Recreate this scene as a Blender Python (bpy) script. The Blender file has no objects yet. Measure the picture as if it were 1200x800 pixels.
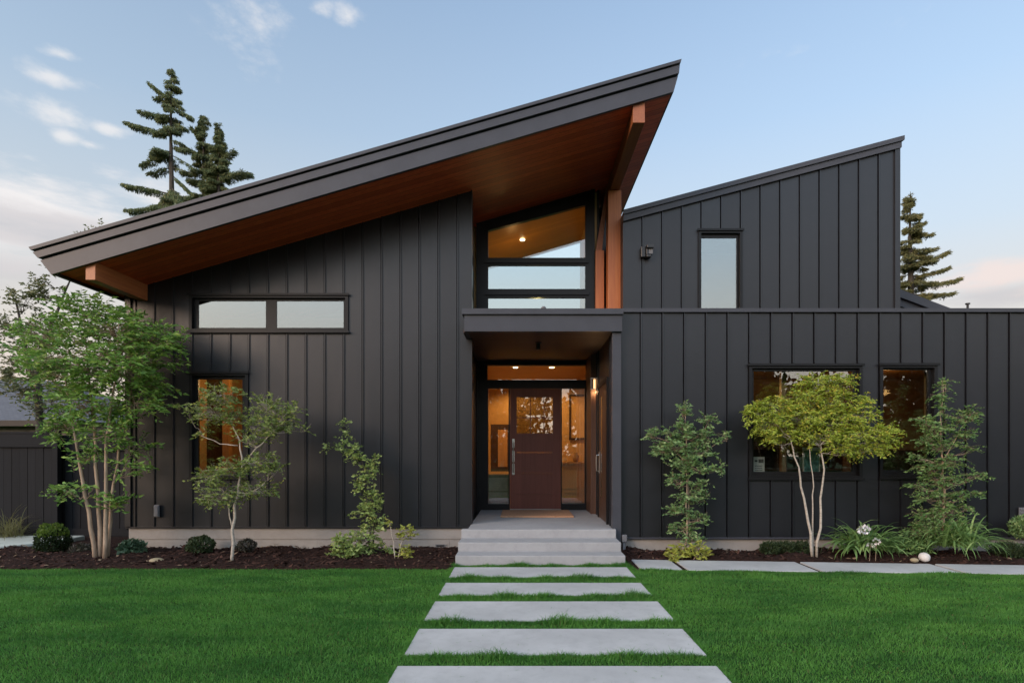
import bpy, math, random
import numpy as np
from mathutils import Vector

# ------------------------------------------------------------------ scene, camera, sky, sun
S = bpy.context.scene
COL = S.collection
F = 700.0                     # focal length in photo pixels (1200 px wide photo)
EYE = 1.523                   # eye height
VPX, VPY = 611.0, 529.0       # principal point of the photo

def A(px, py, Y):
    """the world point at depth Y behind a photo pixel"""
    return Vector(((px - VPX) * Y / F, Y, EYE - (py - VPY) * Y / F))
def AX(px, Y): return (px - VPX) * Y / F
def AZ(py, Y): return EYE - (py - VPY) * Y / F

cam = bpy.data.cameras.new('camera')
cam.sensor_width = 36; cam.lens = 36 * F / 1200
cam.shift_x = (600 - VPX) / 1200; cam.shift_y = (VPY - 400) / 1200
cam.clip_start = .05; cam.clip_end = 3000
co = bpy.data.objects.new('camera', cam); COL.objects.link(co)
co.location = (0, 0, EYE); co.rotation_euler = (math.pi / 2, 0, 0)
S.camera = co
S.render.engine = 'CYCLES'
S.view_settings.view_transform = 'Standard'
S.view_settings.look = 'None'
S.view_settings.exposure = 1.75
S.view_settings.gamma = 1
S.view_settings.use_curve_mapping = False
S.cycles.max_bounces = 8; S.cycles.transparent_max_bounces = 16
S.cycles.caustics_reflective = False; S.cycles.caustics_refractive = False
S.cycles.sample_clamp_indirect = 4
try: S.cycles.use_denoising = True
except Exception: pass

SUN_EL, SUN_AZ = 13.0, 226.0      # degrees; azimuth clockwise from +Y
W = bpy.data.worlds.new('World'); S.world = W; W.use_nodes = True
nt = W.node_tree; N = nt.nodes; L = nt.links
bg = N['Background']
sky = N.new('ShaderNodeTexSky'); sky.sky_type = 'NISHITA'; sky.sun_disc = False
sky.sun_elevation = math.radians(SUN_EL); sky.sun_rotation = math.radians(SUN_AZ)
sky.air_density = 1.0; sky.dust_density = .6; sky.ozone_density = 1.6
def wmath(op, a, b=None, c=None, clamp=False):
    n = N.new('ShaderNodeMath'); n.operation = op; n.use_clamp = clamp
    for i, v in enumerate((a, b, c)):
        if v is None: continue
        if isinstance(v, (int, float)): n.inputs[i].default_value = v
        else: L.new(v, n.inputs[i])
    return n.outputs[0]
def wvec(op, a, b):
    n = N.new('ShaderNodeVectorMath'); n.operation = op
    for i, v in enumerate((a, b)):
        if isinstance(v, (tuple, Vector)): n.inputs[i].default_value = v
        else: L.new(v, n.inputs[i])
    return n
tc = N.new('ShaderNodeTexCoord'); DIR = tc.outputs['Generated']
sep = N.new('ShaderNodeSeparateXYZ'); L.new(DIR, sep.inputs[0])
def dirpx(px, py): return Vector((px - VPX, F, VPY - py)).normalized()
def wmix(fac, a, b):
    n = N.new('ShaderNodeMix'); n.data_type = 'RGBA'
    L.new(fac, n.inputs[0])
    for i, v in ((6, a), (7, b)):
        if isinstance(v, tuple): n.inputs[i].default_value = v
        else: L.new(v, n.inputs[i])
    return n.outputs[2]
# thin high veil: evens the sky out towards the horizon
veil = wmath('SUBTRACT', 1.0, wmath('DIVIDE', sep.outputs[2], .74, clamp=True), clamp=True)
veil = wmath('MULTIPLY', wmath('POWER', veil, .75), .97)
c = wmix(veil, sky.outputs[0], (1.70, 1.90, 1.98, 1))
# thin cloud added overhead, out of view, to brighten and warm the toplight
high = wmath('MULTIPLY', wmath('DIVIDE', wmath('SUBTRACT', sep.outputs[2], .62, clamp=True), .22, clamp=True), .75)
c = wmix(high, c, (2.35, 2.3, 2.2, 1))
# low warm band on the horizon
warm = wmath('SUBTRACT', 1.0, wmath('DIVIDE', sep.outputs[2], .46, clamp=True), clamp=True)
warm = wmath('MULTIPLY', wmath('POWER', warm, 1.0), .9)
c = wmix(warm, c, (2.2, 2.08, 1.98, 1))
glow = wmath('MULTIPLY', wmath('SUBTRACT', 1.0, wmath('DIVIDE', sep.outputs[2], .30, clamp=True), clamp=True), .8)
c = wmix(glow, c, (2.75, 2.2, 1.75, 1))
# clouds: soft blobs in the sky broken up by noise
nz = N.new('ShaderNodeTexNoise'); nz.inputs['Scale'].default_value = 7; nz.inputs['Detail'].default_value = 9
nz.inputs['Roughness'].default_value = .62
st = wvec('MULTIPLY', DIR, (1.0, 1.0, 4.2)); L.new(st.outputs[0], nz.inputs['Vector'])
def blobs(lst):
    tot = None
    for px, py, rx, ry, amp in lst:
        d = dirpx(px, py)
        s = wvec('SUBTRACT', DIR, tuple(d))
        m = wvec('MULTIPLY', s.outputs[0], (F / rx, F / rx, F / ry))
        ln = N.new('ShaderNodeVectorMath'); ln.operation = 'LENGTH'; L.new(m.outputs[0], ln.inputs[0])
        v = wmath('MULTIPLY', wmath('SUBTRACT', 1.0, ln.outputs['Value'], clamp=True), amp)
        tot = v if tot is None else wmath('MAXIMUM', tot, v)
    return tot
nz2 = N.new('ShaderNodeTexNoise'); nz2.inputs['Scale'].default_value = 15; nz2.inputs['Detail'].default_value = 8; nz2.inputs['Roughness'].default_value = .6
st2 = wvec('MULTIPLY', DIR, (1.0, .6, 1.7)); L.new(st2.outputs[0], nz2.inputs['Vector'])
def cloud(lst, lo, hi, nz=nz):
    b = blobs(lst)
    t = wmath('ADD', b, wmath('MULTIPLY', wmath('SUBTRACT', nz.outputs[0], .5), 1.5))
    n = N.new('ShaderNodeMapRange'); n.interpolation_type = 'SMOOTHSTEP'
    L.new(t, n.inputs[0]); n.inputs[1].default_value = lo; n.inputs[2].default_value = hi
    return wmath('MULTIPLY', n.outputs[0], wmath('MULTIPLY', b, 5.0, clamp=True))
bank = cloud([(30, 236, 170, 42, 1.1), (190, 232, 110, 30, .8), (-200, 245, 220, 60, 1.1)], .3, .85)
c = wmix(wmath('MULTIPLY', bank, .8), c, (2.9, 2.75, 2.7, 1))
grey = cloud([(60, 268, 200, 34, 1.1), (-150, 290, 220, 40, 1.0), (1190, 345, 130, 26, .9), (1400, 330, 200, 60, 1.0)], .25, .9)
c = wmix(wmath('MULTIPLY', grey, .6), c, (1.75, 1.68, 1.75, 1))
pink = cloud([(1180, 318, 95, 22, 1.1), (1330, 300, 120, 40, 1.1)], .25, .8)
c = wmix(wmath('MULTIPLY', pink, .75), c, (2.8, 2.35, 2.2, 1))
wisp = cloud([(62, 91, 46, 13, .8), (62, 130, 52, 20, .72), (128, 151, 30, 9, .75), (78, 160, 20, 11, .75), (106, 170, 24, 6, .65),
              (72, 64, 22, 9, .75), (300, 32, 60, 52, .5), (408, 18, 22, 20, .75), (375, 8, 26, 12, .6), (1000, 40, 200, 12, .2)], .22, .8, nz2)
c = wmix(wmath('MULTIPLY', wisp, .75), c, (2.7, 2.65, 2.65, 1))
# sky behind the viewer and overhead brightened, added to light house and lawn
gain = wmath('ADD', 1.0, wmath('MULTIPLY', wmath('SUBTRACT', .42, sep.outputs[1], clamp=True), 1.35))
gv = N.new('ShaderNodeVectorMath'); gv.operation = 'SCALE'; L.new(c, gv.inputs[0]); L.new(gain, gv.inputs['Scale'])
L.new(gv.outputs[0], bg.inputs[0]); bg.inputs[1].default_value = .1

sl = bpy.data.lights.new('sun', 'SUN'); sl.energy = .9; sl.angle = math.radians(27); sl.color = (1, .70, .50)
so = bpy.data.objects.new('sun', sl); COL.objects.link(so)
so.location = (-20, -20, 20)
az, el = math.radians(SUN_AZ), math.radians(SUN_EL)
to_sun = Vector((math.sin(az) * math.cos(el), math.cos(az) * math.cos(el), math.sin(el)))
so.rotation_euler = to_sun.to_track_quat('Z', 'Y').to_euler()

# ------------------------------------------------------------------ materials
class MT:
    def __init__(s, name):
        s.m = bpy.data.materials.new(name); s.m.use_nodes = True
        s.t = s.m.node_tree; s.n = s.t.nodes; s.l = s.t.links
        s.b = s.n['Principled BSDF']; s.out = s.n['Material Output']
    def node(s, ty, **kw):
        n = s.n.new(ty)
        for k, v in kw.items(): setattr(n, k, v)
        return n
    def put(s, n, i, v):
        if isinstance(v, (int, float, tuple)): n.inputs[i].default_value = v
        else: s.l.new(v, n.inputs[i])
    def math(s, op, a, b=None, c=None, clamp=False):
        n = s.node('ShaderNodeMath', operation=op, use_clamp=clamp)
        for i, v in enumerate((a, b, c)):
            if v is not None: s.put(n, i, v)
        return n.outputs[0]
    def mix(s, f, a, b, mode='MIX'):
        n = s.node('ShaderNodeMix', data_type='RGBA', blend_type=mode)
        s.put(n, 0, f)
        for i, v in ((6, a), (7, b)):
            s.put(n, i, (v + (1,)) if isinstance(v, tuple) and len(v) == 3 else v)
        return n.outputs[2]
    def coord(s, scale=(1, 1, 1)):
        tc = s.node('ShaderNodeTexCoord')
        m = s.node('ShaderNodeMapping'); m.inputs['Scale'].default_value = scale
        s.l.new(tc.outputs['Object'], m.inputs[0]); return m.outputs[0]
    def noise(s, vec, scale=5, detail=4, rough=.55):
        n = s.node('ShaderNodeTexNoise'); s.l.new(vec, n.inputs['Vector'])
        n.inputs['Scale'].default_value = scale; n.inputs['Detail'].default_value = detail
        n.inputs['Roughness'].default_value = rough
        return n.outputs[0]
    def ramp(s, v, lo, hi):
        n = s.node('ShaderNodeMapRange'); s.l.new(v, n.inputs[0])
        n.inputs[1].default_value = lo; n.inputs[2].default_value = hi; return n.outputs[0]
    def bump(s, h, strength=.3, dist=.01):
        n = s.node('ShaderNodeBump'); n.inputs['Strength'].default_value = strength
        n.inputs['Distance'].default_value = dist
        s.l.new(h, n.inputs['Height']); s.l.new(n.outputs[0], s.b.inputs['Normal'])
    def base(s, c): s.put(s.b, 'Base Color', c + (1,) if isinstance(c, tuple) and len(c) == 3 else c)
    def rough(s, r): s.put(s.b, 'Roughness', r)

def plain(name, col, rough=.5, metal=0, var=.25, scale=6, bump=.0, stretch=(1, 1, 1), spec=None):
    k = MT(name); v = k.coord(stretch)
    n = k.noise(v, scale, 6)
    d = tuple(x * (1 - var) for x in col); u = tuple(min(1, x * (1 + var)) for x in col)
    k.base(k.mix(k.ramp(n, .3, .7), d, u)); k.rough(rough)
    k.b.inputs['Metallic'].default_value = metal
    if spec is not None: k.b.inputs['Specular IOR Level'].default_value = spec
    if bump: k.bump(k.noise(v, scale * 8, 5), bump, .005)
    return k.m

def siding_mat(name, col, rough=.5):
    k = MT(name); v = k.coord((1, 1, .22))
    n = k.noise(v, 2.2, 6); f = k.noise(k.coord((30, 30, .8)), 3, 3)
    ge = k.node('ShaderNodeNewGeometry'); rp = ge.outputs['Random Per Island']
    c0 = k.mix(k.ramp(n, .3, .7), tuple(x * .82 for x in col), tuple(x * 1.16 for x in col))
    du = k.noise(k.coord((1.3, 1.3, 2.5)), 3.5, 6, .65)          # faint weathering film
    c0 = k.mix(k.math('MULTIPLY', k.ramp(du, .5, .75), .35), c0, tuple(x * 1.7 for x in col))
    k.base(k.mix(k.math('MULTIPLY', rp, .22), c0, tuple(x * .55 for x in col)))
    k.rough(k.math('ADD', k.math('ADD', k.math('MULTIPLY', n, .14), k.math('MULTIPLY', rp, .05)), rough - .09))
    # very slight oil-canning and rolled grain
    h = k.math('ADD', k.math('MULTIPLY', k.noise(k.coord((2.2, 2.2, .5)), 1.4, 2), 1.0), k.math('MULTIPLY', f, .02))
    k.bump(h, .12, .03)
    k.b.inputs['Specular IOR Level'].default_value = .48
    return k.m

def wood_mat(name, c1, c2, along=0, across=1, width=.12, rough=.45, groove=True, spec=.5):
    k = MT(name)
    tc = k.node('ShaderNodeTexCoord'); sp = k.node('ShaderNodeSeparateXYZ'); k.l.new(tc.outputs['Object'], sp.inputs[0])
    q = k.math('DIVIDE', sp.outputs[across], width)
    fl = k.math('FLOOR', q); fr = k.math('FRACT', q)
    wn = k.node('ShaderNodeTexWhiteNoise', noise_dimensions='1D'); k.l.new(fl, wn.inputs['W'])
    sc = [22, 22, 22]; sc[along] = 1.1
    off = k.node('ShaderNodeCombineXYZ')
    k.l.new(k.math('MULTIPLY', wn.outputs[0], 37.0), off.inputs[along])
    add = k.node('ShaderNodeVectorMath', operation='ADD'); k.l.new(tc.outputs['Object'], add.inputs[0]); k.l.new(off.outputs[0], add.inputs[1])
    mp = k.node('ShaderNodeMapping'); mp.inputs['Scale'].default_value = sc; k.l.new(add.outputs[0], mp.inputs[0])
    g = k.noise(mp.outputs[0], 1.5, 7, .6)
    col = k.mix(k.ramp(g, .3, .72), c1, c2)
    col = k.mix(k.math('MULTIPLY', wn.outputs[0], .55), col, tuple(x * .55 for x in c1))
    if groove:
        gr = k.math('LESS_THAN', k.math('ABSOLUTE', k.math('SUBTRACT', fr, .5)), .478)   # 1 on the board, 0 in the joint
        col = k.mix(gr, tuple(x * .15 for x in c1), col)
        k.bump(k.math('ADD', gr, k.math('MULTIPLY', g, .15)), .5, .006)
    else:
        k.bump(g, .2, .003)
    k.base(col); k.rough(k.math('ADD', k.math('MULTIPLY', g, .2), rough - .1))
    k.b.inputs['Specular IOR Level'].default_value = spec
    return k.m

def concrete_mat(name, col, var=.22, rough=.8):
    k = MT(name); v = k.coord()
    big = k.noise(v, 1.3, 5); mid = k.noise(v, 9, 6, .65); fine = k.noise(v, 160, 3)
    c = k.mix(k.ramp(big, .3, .7), tuple(x * (1 - var) for x in col), tuple(x * (1 + var * .6) for x in col))
    c = k.mix(k.math('MULTIPLY', k.ramp(mid, .46, .72), .5), c, tuple(x * .72 for x in col))
    c = k.mix(k.math('MULTIPLY', k.ramp(fine, .55, .8), .3), c, tuple(x * .6 for x in col))
    k.base(c); k.rough(rough); k.bump(k.math('ADD', fine, mid), .25, .004)
    return k.m

def leaf_mat(name, c1, c2, c3=None, trans=.38, rough=.5):
    """foliage: hue differs from leaf to leaf, part of the light passes through"""
    k = MT(name)
    ge = k.node('ShaderNodeNewGeometry')
    rp = ge.outputs['Random Per Island']
    c = k.mix(rp, c1, c2)
    if c3:
        c = k.mix(k.math('GREATER_THAN', k.math('FRACT', k.math('MULTIPLY', rp, 7.31)), .84), c, c3)
    n = k.noise(k.coord(), 2.0, 3)
    c = k.mix(k.math('MULTIPLY', k.ramp(n, .35, .7), .35), c, tuple(x * 1.35 for x in c2))
    k.base(c); k.rough(rough); k.b.inputs['Specular IOR Level'].default_value = .35
    tr = k.node('ShaderNodeBsdfTranslucent'); k.l.new(c, tr.inputs[0])
    mx = k.node('ShaderNodeMixShader'); mx.inputs[0].default_value = trans
    k.l.new(k.b.outputs[0], mx.inputs[1]); k.l.new(tr.outputs[0], mx.inputs[2]); k.l.new(mx.outputs[0], k.out.inputs[0])
    return k.m

def glass_mat(name, refl, tint=(.9, .93, .92), gl=(.92, .96, .97)):
    k = MT(name); k.n.remove(k.b)
    t = k.node('ShaderNodeBsdfTransparent'); t.inputs[0].default_value = tint + (1,)
    g = k.node('ShaderNodeBsdfGlossy'); g.inputs[0].default_value = gl + (1,); g.inputs['Roughness'].default_value = 0.0
    lw = k.node('ShaderNodeFresnel'); lw.inputs[0].default_value = 1.5
    fac = k.math('ADD', lw.outputs[0], refl - .04, clamp=True)
    w = k.noise(k.coord(), 1.1, 2)
    bp = k.node('ShaderNodeBump'); bp.inputs['Strength'].default_value = .03; bp.inputs['Distance'].default_value = .02
    k.l.new(w, bp.inputs['Height']); k.l.new(bp.outputs[0], g.inputs['Normal'])
    mx = k.node('ShaderNodeMixShader'); k.l.new(fac, mx.inputs[0])
    k.l.new(t.outputs[0], mx.inputs[1]); k.l.new(g.outputs[0], mx.inputs[2]); k.l.new(mx.outputs[0], k.out.inputs[0])
    return k.m

def emit_mat(name, col, st):
    k = MT(name); k.b.inputs['Base Color'].default_value = (0, 0, 0, 1)
    k.b.inputs['Emission Color'].default_value = col + (1,); k.b.inputs['Emission Strength'].default_value = st
    return k.m

M = dict(
    siding=siding_mat('dark_metal_siding', (.0100, .0106, .0138), .37),
    trim=plain('dark_metal_trim', (.044, .046, .056), .45, spec=.3, var=.1, scale=3, stretch=(1, 1, 1)),
    frame=plain('black_window_frame', (.007, .007, .008), .4, var=.1, spec=.25),
    roof=plain('dark_metal_roof', (.05, .05, .055), .45, var=.15),
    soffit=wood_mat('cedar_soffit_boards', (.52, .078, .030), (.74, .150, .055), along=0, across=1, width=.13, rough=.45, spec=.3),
    beam=wood_mat('cedar_beam', (.26, .075, .026), (.40, .145, .05), along=1, across=0, width=5, rough=.5, groove=False),
    post=wood_mat('cedar_post', (.42, .120, .036), (.60, .215, .068), along=2, across=0, width=5, rough=.5, groove=False),
    ceiling=wood_mat('golden_ceiling_boards', (.36, .16, .018), (.46, .22, .03), along=0, across=1, width=.13, rough=.4),
    foundation=concrete_mat('cast_foundation_concrete', (.29, .265, .24), .12),
    steps=concrete_mat('grey_step_concrete', (.31, .312, .318), .12),
    slab=concrete_mat('pale_slab_concrete', (.40, .405, .405), .18),
    pad=concrete_mat('mossy_pad_concrete', (.42, .46, .42), .2),
    door=wood_mat('walnut_door', (.17, .052, .034), (.24, .076, .050), along=2, across=0, width=7, rough=.45, groove=False, spec=.3),
    silver=plain('brushed_steel', (.62, .60, .57), .28, 1, .08),
    mat=plain('coir_mat', (.46, .25, .14), .95, 0, .25, 60, .6),
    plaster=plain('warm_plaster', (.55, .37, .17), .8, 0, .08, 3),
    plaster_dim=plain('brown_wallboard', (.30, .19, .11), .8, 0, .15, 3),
    floorwood=wood_mat('oak_floor', (.30, .17, .08), (.42, .26, .13), along=1, across=0, width=.14, rough=.4),
    cabinet=wood_mat('honey_oak', (.48, .27, .11), (.60, .36, .16), along=2, across=0, width=5, rough=.45, groove=False),
    darkwood=wood_mat('dark_furniture_wood', (.05, .025, .015), (.08, .042, .026), along=2, across=0, width=5, rough=.45, groove=False),
    greyfab=plain('grey_drawer_paint', (.20, .19, .19), .6),
    paper=plain('white_card', (.78, .77, .73), .7, 0, .03),
    ink=plain('dark_print', (.12, .12, .12), .7),
    teal=plain('teal_paint', (.10, .30, .28), .6, 0, .6, 14),
    mulch=None, glass=glass_mat('clear_window_glass', .10), 
    highglass=glass_mat('tinted_window_glass', .20, (.45, .5, .5), (.95, .985, .985)),
    skyglass=glass_mat('coated_window_glass', .2, (.55, .62, .62), (.95, .985, .985)),
    doorglass=glass_mat('door_lite_glass', .20, (.55, .56, .5)),
    bulb=emit_mat('warm_lamp', (1, .72, .38), 3.0),
    fence=wood_mat('charcoal_fence_boards', (.013, .014, .016), (.019, .020, .023), along=2, across=0, width=.14, rough=.7, groove=True, spec=.12),
    fencerail=wood_mat('charcoal_fence_rail', (.014, .015, .017), (.020, .021, .024), along=0, across=2, width=5, rough=.7, groove=False, spec=.12),
    shingle=None,
    birch=plain('pale_birch_bark', (.38, .335, .28), .8, 0, .3, 14, .4, (1, 1, 3)),
    bark=plain('tan_bark', (.32, .235, .165), .85, 0, .3, 12, .5, (1, 1, .4)),
    darkbark=plain('dark_bark', (.045, .038, .030), .9, 0, .35, 8, .5, (1, 1, .3)),
    whiterock=concrete_mat('white_rock', (.62, .58, .55), .2),
    tanrock=concrete_mat('tan_rock', (.32, .26, .16), .25),
    petal=plain('white_petals', (.80, .78, .80), .6, 0, .05),
    plastic=plain('grey_plastic', (.13, .13, .14), .5, 0, .06),
    blackmetal=plain('black_metal', (.016, .016, .017), .4, 0, .1),
)
k = MT('bark_mulch'); v = k.coord()
a = k.noise(v, 28, 7, .7); b = k.noise(v, 3, 4)
cc = k.mix(k.ramp(a, .35, .7), (.010, .005, .004), (.048, .023, .017)); cc = k.mix(k.math('MULTIPLY', k.ramp(b, .4, .7), .4), cc, (.022, .012, .010))
k.base(cc); k.rough(.95); k.b.inputs['Specular IOR Level'].default_value = .15; k.bump(a, .9, .03); M['mulch'] = k.m
k = MT('bark_chip'); ge = k.node('ShaderNodeNewGeometry')
ck = k.mix(ge.outputs['Random Per Island'], (.016, .008, .006), (.075, .036, .026)); k.base(k.mix(k.math('GREATER_THAN', ge.outputs['Random Per Island'], .965), ck, (.24, .17, .11))); k.rough(.9); k.b.inputs['Specular IOR Level'].default_value = .2; M['chip'] = k.m
k = MT('asphalt_shingle'); tcn = k.node('ShaderNodeTexBrick'); k.l.new(k.coord((1, 1, 2.2)), tcn.inputs[0])
tcn.inputs['Scale'].default_value = 3.2; tcn.inputs['Mortar Size'].default_value = .012
tcn.inputs['Color1'].default_value = (.075, .082, .10, 1); tcn.inputs['Color2'].default_value = (.10, .108, .125, 1); tcn.inputs['Mortar'].default_value = (.03, .03, .035, 1)
k.base(tcn.outputs[0]); k.rough(.85); M['shingle'] = k.m
k = MT('lawn_soil'); v = k.coord((1, 3.0, 1)); n1 = k.noise(v, 1.2, 5); n2 = k.noise(k.coord(), 60, 5)
cc = k.mix(k.ramp(n1, .3, .7), (.030, .095, .018), (.045, .13, .024)); cc = k.mix(k.ramp(n2, .35, .75), tuple((.007, .020, .005)), cc)
k.base(cc); k.rough(.9); k.b.inputs['Specular IOR Level'].default_value = .1; M['lawn'] = k.m
k = MT('grass_blade'); ge = k.node('ShaderNodeNewGeometry'); rp = ge.outputs['Random Per Island']
big = k.noise(k.coord((1, 2.6, 1)), .9, 5, .6); md = k.noise(k.coord((1.2, 5, 1)), 2.6, 3)
cc = k.mix(rp, (.088, .25, .042), (.125, .32, .058)); cc = k.mix(k.ramp(big, .40, .60), cc, (.058, .19, .036)); cc = k.mix(k.math('MULTIPLY', k.ramp(md, .5, .72), .5), cc, (.16, .34, .075))
cc = k.mix(k.math('GREATER_THAN', k.math('FRACT', k.math('MULTIPLY', rp, 13.7)), .975), cc, (.13, .15, .05))
k.base(cc); k.rough(.55); k.b.inputs['Specular IOR Level'].default_value = .25
tr = k.node('ShaderNodeBsdfTranslucent'); k.l.new(cc, tr.inputs[0]); mx = k.node('ShaderNodeMixShader'); mx.inputs[0].default_value = .35
k.l.new(k.b.outputs[0], mx.inputs[1]); k.l.new(tr.outputs[0], mx.inputs[2]); k.l.new(mx.outputs[0], k.out.inputs[0]); M['grass'] = k.m

LF = dict(
    ash=leaf_mat('fresh_green_leaf', (0.109, 0.228, 0.053), (0.205, 0.360, 0.071), (0.313, 0.457, 0.096)),
    olive=leaf_mat('olive_leaf', (.120, .180, .045), (.235, .310, .085), (.36, .39, .09)),
    climber=leaf_mat('light_green_leaf', (0.205, 0.301, 0.084), (0.360, 0.457, 0.144), (0.480, 0.529, 0.192)),
    viburnum=leaf_mat('cool_green_leaf', (.105, .200, .070), (.210, .340, .130), (.34, .46, .20)),
    maple=leaf_mat('yellow_green_leaf', (.245, .345, .040), (.390, .470, .070), (.53, .43, .07), .38),
    tall=leaf_mat('muted_green_leaf', (.085, .175, .050), (.175, .295, .095), (.29, .40, .14)),
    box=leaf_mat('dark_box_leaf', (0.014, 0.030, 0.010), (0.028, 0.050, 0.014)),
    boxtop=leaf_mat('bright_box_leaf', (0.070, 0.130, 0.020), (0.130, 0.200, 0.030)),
    heather=leaf_mat('dusky_leaf', (0.043, 0.046, 0.034), (0.078, 0.078, 0.056), (0.109, 0.085, 0.078)),
    darkshrub=leaf_mat('dark_shrub_leaf', (0.028, 0.050, 0.022), (0.059, 0.090, 0.034)),
    strap=leaf_mat('strap_leaf', (0.109, 0.205, 0.060), (0.205, 0.336, 0.109), (0.336, 0.457, 0.169)),
    bergenia=leaf_mat('blue_green_leaf', (0.054, 0.116, 0.062), (0.116, 0.186, 0.109)),
    lime=leaf_mat('lime_leaf', (0.280, 0.332, 0.052), (0.455, 0.473, 0.105)),
    spruce=leaf_mat('spruce_needles', (.060, .090, .040), (.125, .155, .062), (.21, .20, .08), .15, .7),
    spruce2=leaf_mat('yellowish_spruce_needles', (.080, .095, .036), (.150, .150, .060), (.24, .21, .09), .15, .7),  # yellower needle colour for the separate conifers
    far=leaf_mat('dusky_tree_leaf', (.090, .120, .048), (.165, .180, .080), (.22, .19, .09)),
    wood=leaf_mat('far_wood_leaf', (0.018, 0.030, 0.012), (0.035, 0.050, 0.020)),
    tuft=leaf_mat('dry_grass_leaf', (0.120, 0.130, 0.050), (0.220, 0.210, 0.090)),
)

# ------------------------------------------------------------------ mesh helpers
def tag(o, label=None, cat=None, group=None, kind=None):
    if label: o['label'] = label
    if cat: o['category'] = cat
    if group: o['group'] = group
    if kind: o['kind'] = kind
    return o
def thing(name, loc, label, cat, group=None):
    o = bpy.data.objects.new(name, None); COL.objects.link(o); o.location = loc
    o.empty_display_size = .2
    return tag(o, label, cat, group)
def world_loc(o):
    v = Vector(o.location)
    while o.parent: o = o.parent; v += Vector(o.location)
    return v
def link(name, me, mat, parent=None, origin=None):
    """mesh given in world coordinates; its origin becomes the parent's base or the given point"""
    o = bpy.data.objects.new(name, me); COL.objects.link(o)
    if mat is not None: me.materials.append(mat)
    if parent is not None:
        o.parent = parent; o.location = -world_loc(parent)
    elif origin is not None:
        org = Vector(origin)
        n = len(me.vertices); a = np.empty(n * 3, np.float32); me.vertices.foreach_get('co', a)
        a = a.reshape(-1, 3) - np.array(org, np.float32); me.vertices.foreach_set('co', a.ravel()); me.update()
        o.location = org
    return o

class MB:
    def __init__(s): s.v = []; s.f = []
    def add(s, vs, fs):
        b = len(s.v); s.v += [tuple(p) for p in vs]; s.f += [tuple(i + b for i in f) for f in fs]; return s
    def box(s, x0, x1, y0, y1, z0, z1):
        return s.add([(x0, y0, z0), (x1, y0, z0), (x1, y1, z0), (x0, y1, z0), (x0, y0, z1), (x1, y0, z1), (x1, y1, z1), (x0, y1, z1)],
                     [(0, 3, 2, 1), (4, 5, 6, 7), (0, 1, 5, 4), (1, 2, 6, 5), (2, 3, 7, 6), (3, 0, 4, 7)])
    def prism(s, poly, y0, y1):
        """outline in x,z swept along y"""
        n = len(poly)
        vs = [(x, y0, z) for x, z in poly] + [(x, y1, z) for x, z in poly]
        fs = [tuple(range(n)), tuple(range(2 * n - 1, n - 1, -1))] + [(i, i + n, (i + 1) % n + n, (i + 1) % n) for i in range(n)]
        return s.add(vs, fs)
    def slab(s, poly, z0, z1):
        n = len(poly)
        vs = [(x, y, z0) for x, y in poly] + [(x, y, z1) for x, y in poly]
        fs = [tuple(range(n - 1, -1, -1)), tuple(range(n, 2 * n))] + [(i, (i + 1) % n, (i + 1) % n + n, i + n) for i in range(n)]
        return s.add(vs, fs)
    def tube(s, pts, rad, n=6, cap=True):
        pts = [Vector(p) for p in pts]
        if isinstance(rad, (int, float)): rad = [rad] * len(pts)
        up = None; vs = []
        for i, p in enumerate(pts):
            d = (pts[min(i + 1, len(pts) - 1)] - pts[max(i - 1, 0)])
            if d.length < 1e-9: d = Vector((0, 0, 1))
            d.normalize()
            if up is None:
                up = d.orthogonal().normalized()
            else:
                up = (up - d * up.dot(d))
                up = up.normalized() if up.length > 1e-6 else d.orthogonal().normalized()
            w = d.cross(up)
            for k in range(n):
                t = 2 * math.pi * k / n
                vs.append(p + (up * math.cos(t) + w * math.sin(t)) * rad[i])
        fs = []
        for i in range(len(pts) - 1):
            for k in range(n):
                fs.append((i * n + k, i * n + (k + 1) % n, (i + 1) * n + (k + 1) % n, (i + 1) * n + k))
        if cap:
            fs.append(tuple(range(n - 1, -1, -1))); b = (len(pts) - 1) * n; fs.append(tuple(range(b, b + n)))
        return s.add(vs, fs)
    def ico(s, c, r, sub=2, jit=0, seed=0, sq=(1, 1, 1)):
        import bmesh
        bm = bmesh.new(); bmesh.ops.create_icosphere(bm, subdivisions=sub, radius=1)
        rr = random.Random(seed); vs = []
        ph = [rr.uniform(0, 6) for _ in range(6)]
        for q in bm.verts:
            d = q.co; k = 1 + jit * (math.sin(d.x * 3 + ph[0]) + math.sin(d.y * 4 + ph[1]) + math.sin(d.z * 3.4 + ph[2]) + .5 * math.sin(d.x * 8 + ph[3] + d.z * 6)) / 3
            vs.append((c[0] + d.x * r * k * sq[0], c[1] + d.y * r * k * sq[1], c[2] + d.z * r * k * sq[2]))
        fs = [tuple(x.index for x in f.verts) for f in bm.faces]; bm.free()
        return s.add(vs, fs)
    def build(s, name, mat, parent=None, origin=None, smooth=False, bevel=0):
        me = bpy.data.meshes.new(name); me.from_pydata(s.v, [], s.f); me.update()
        import bmesh
        bm = bmesh.new(); bm.from_mesh(me); bmesh.ops.recalc_face_normals(bm, faces=bm.faces); bm.to_mesh(me); bm.free()
        if smooth: me.polygons.foreach_set('use_smooth', [True] * len(me.polygons))
        o = link(name, me, mat, parent, origin)
        if bevel:
            m = o.modifiers.new('bevel', 'BEVEL'); m.width = bevel; m.segments = 2; m.limit_method = 'ANGLE'; m.angle_limit = math.radians(40)
        return o

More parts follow.
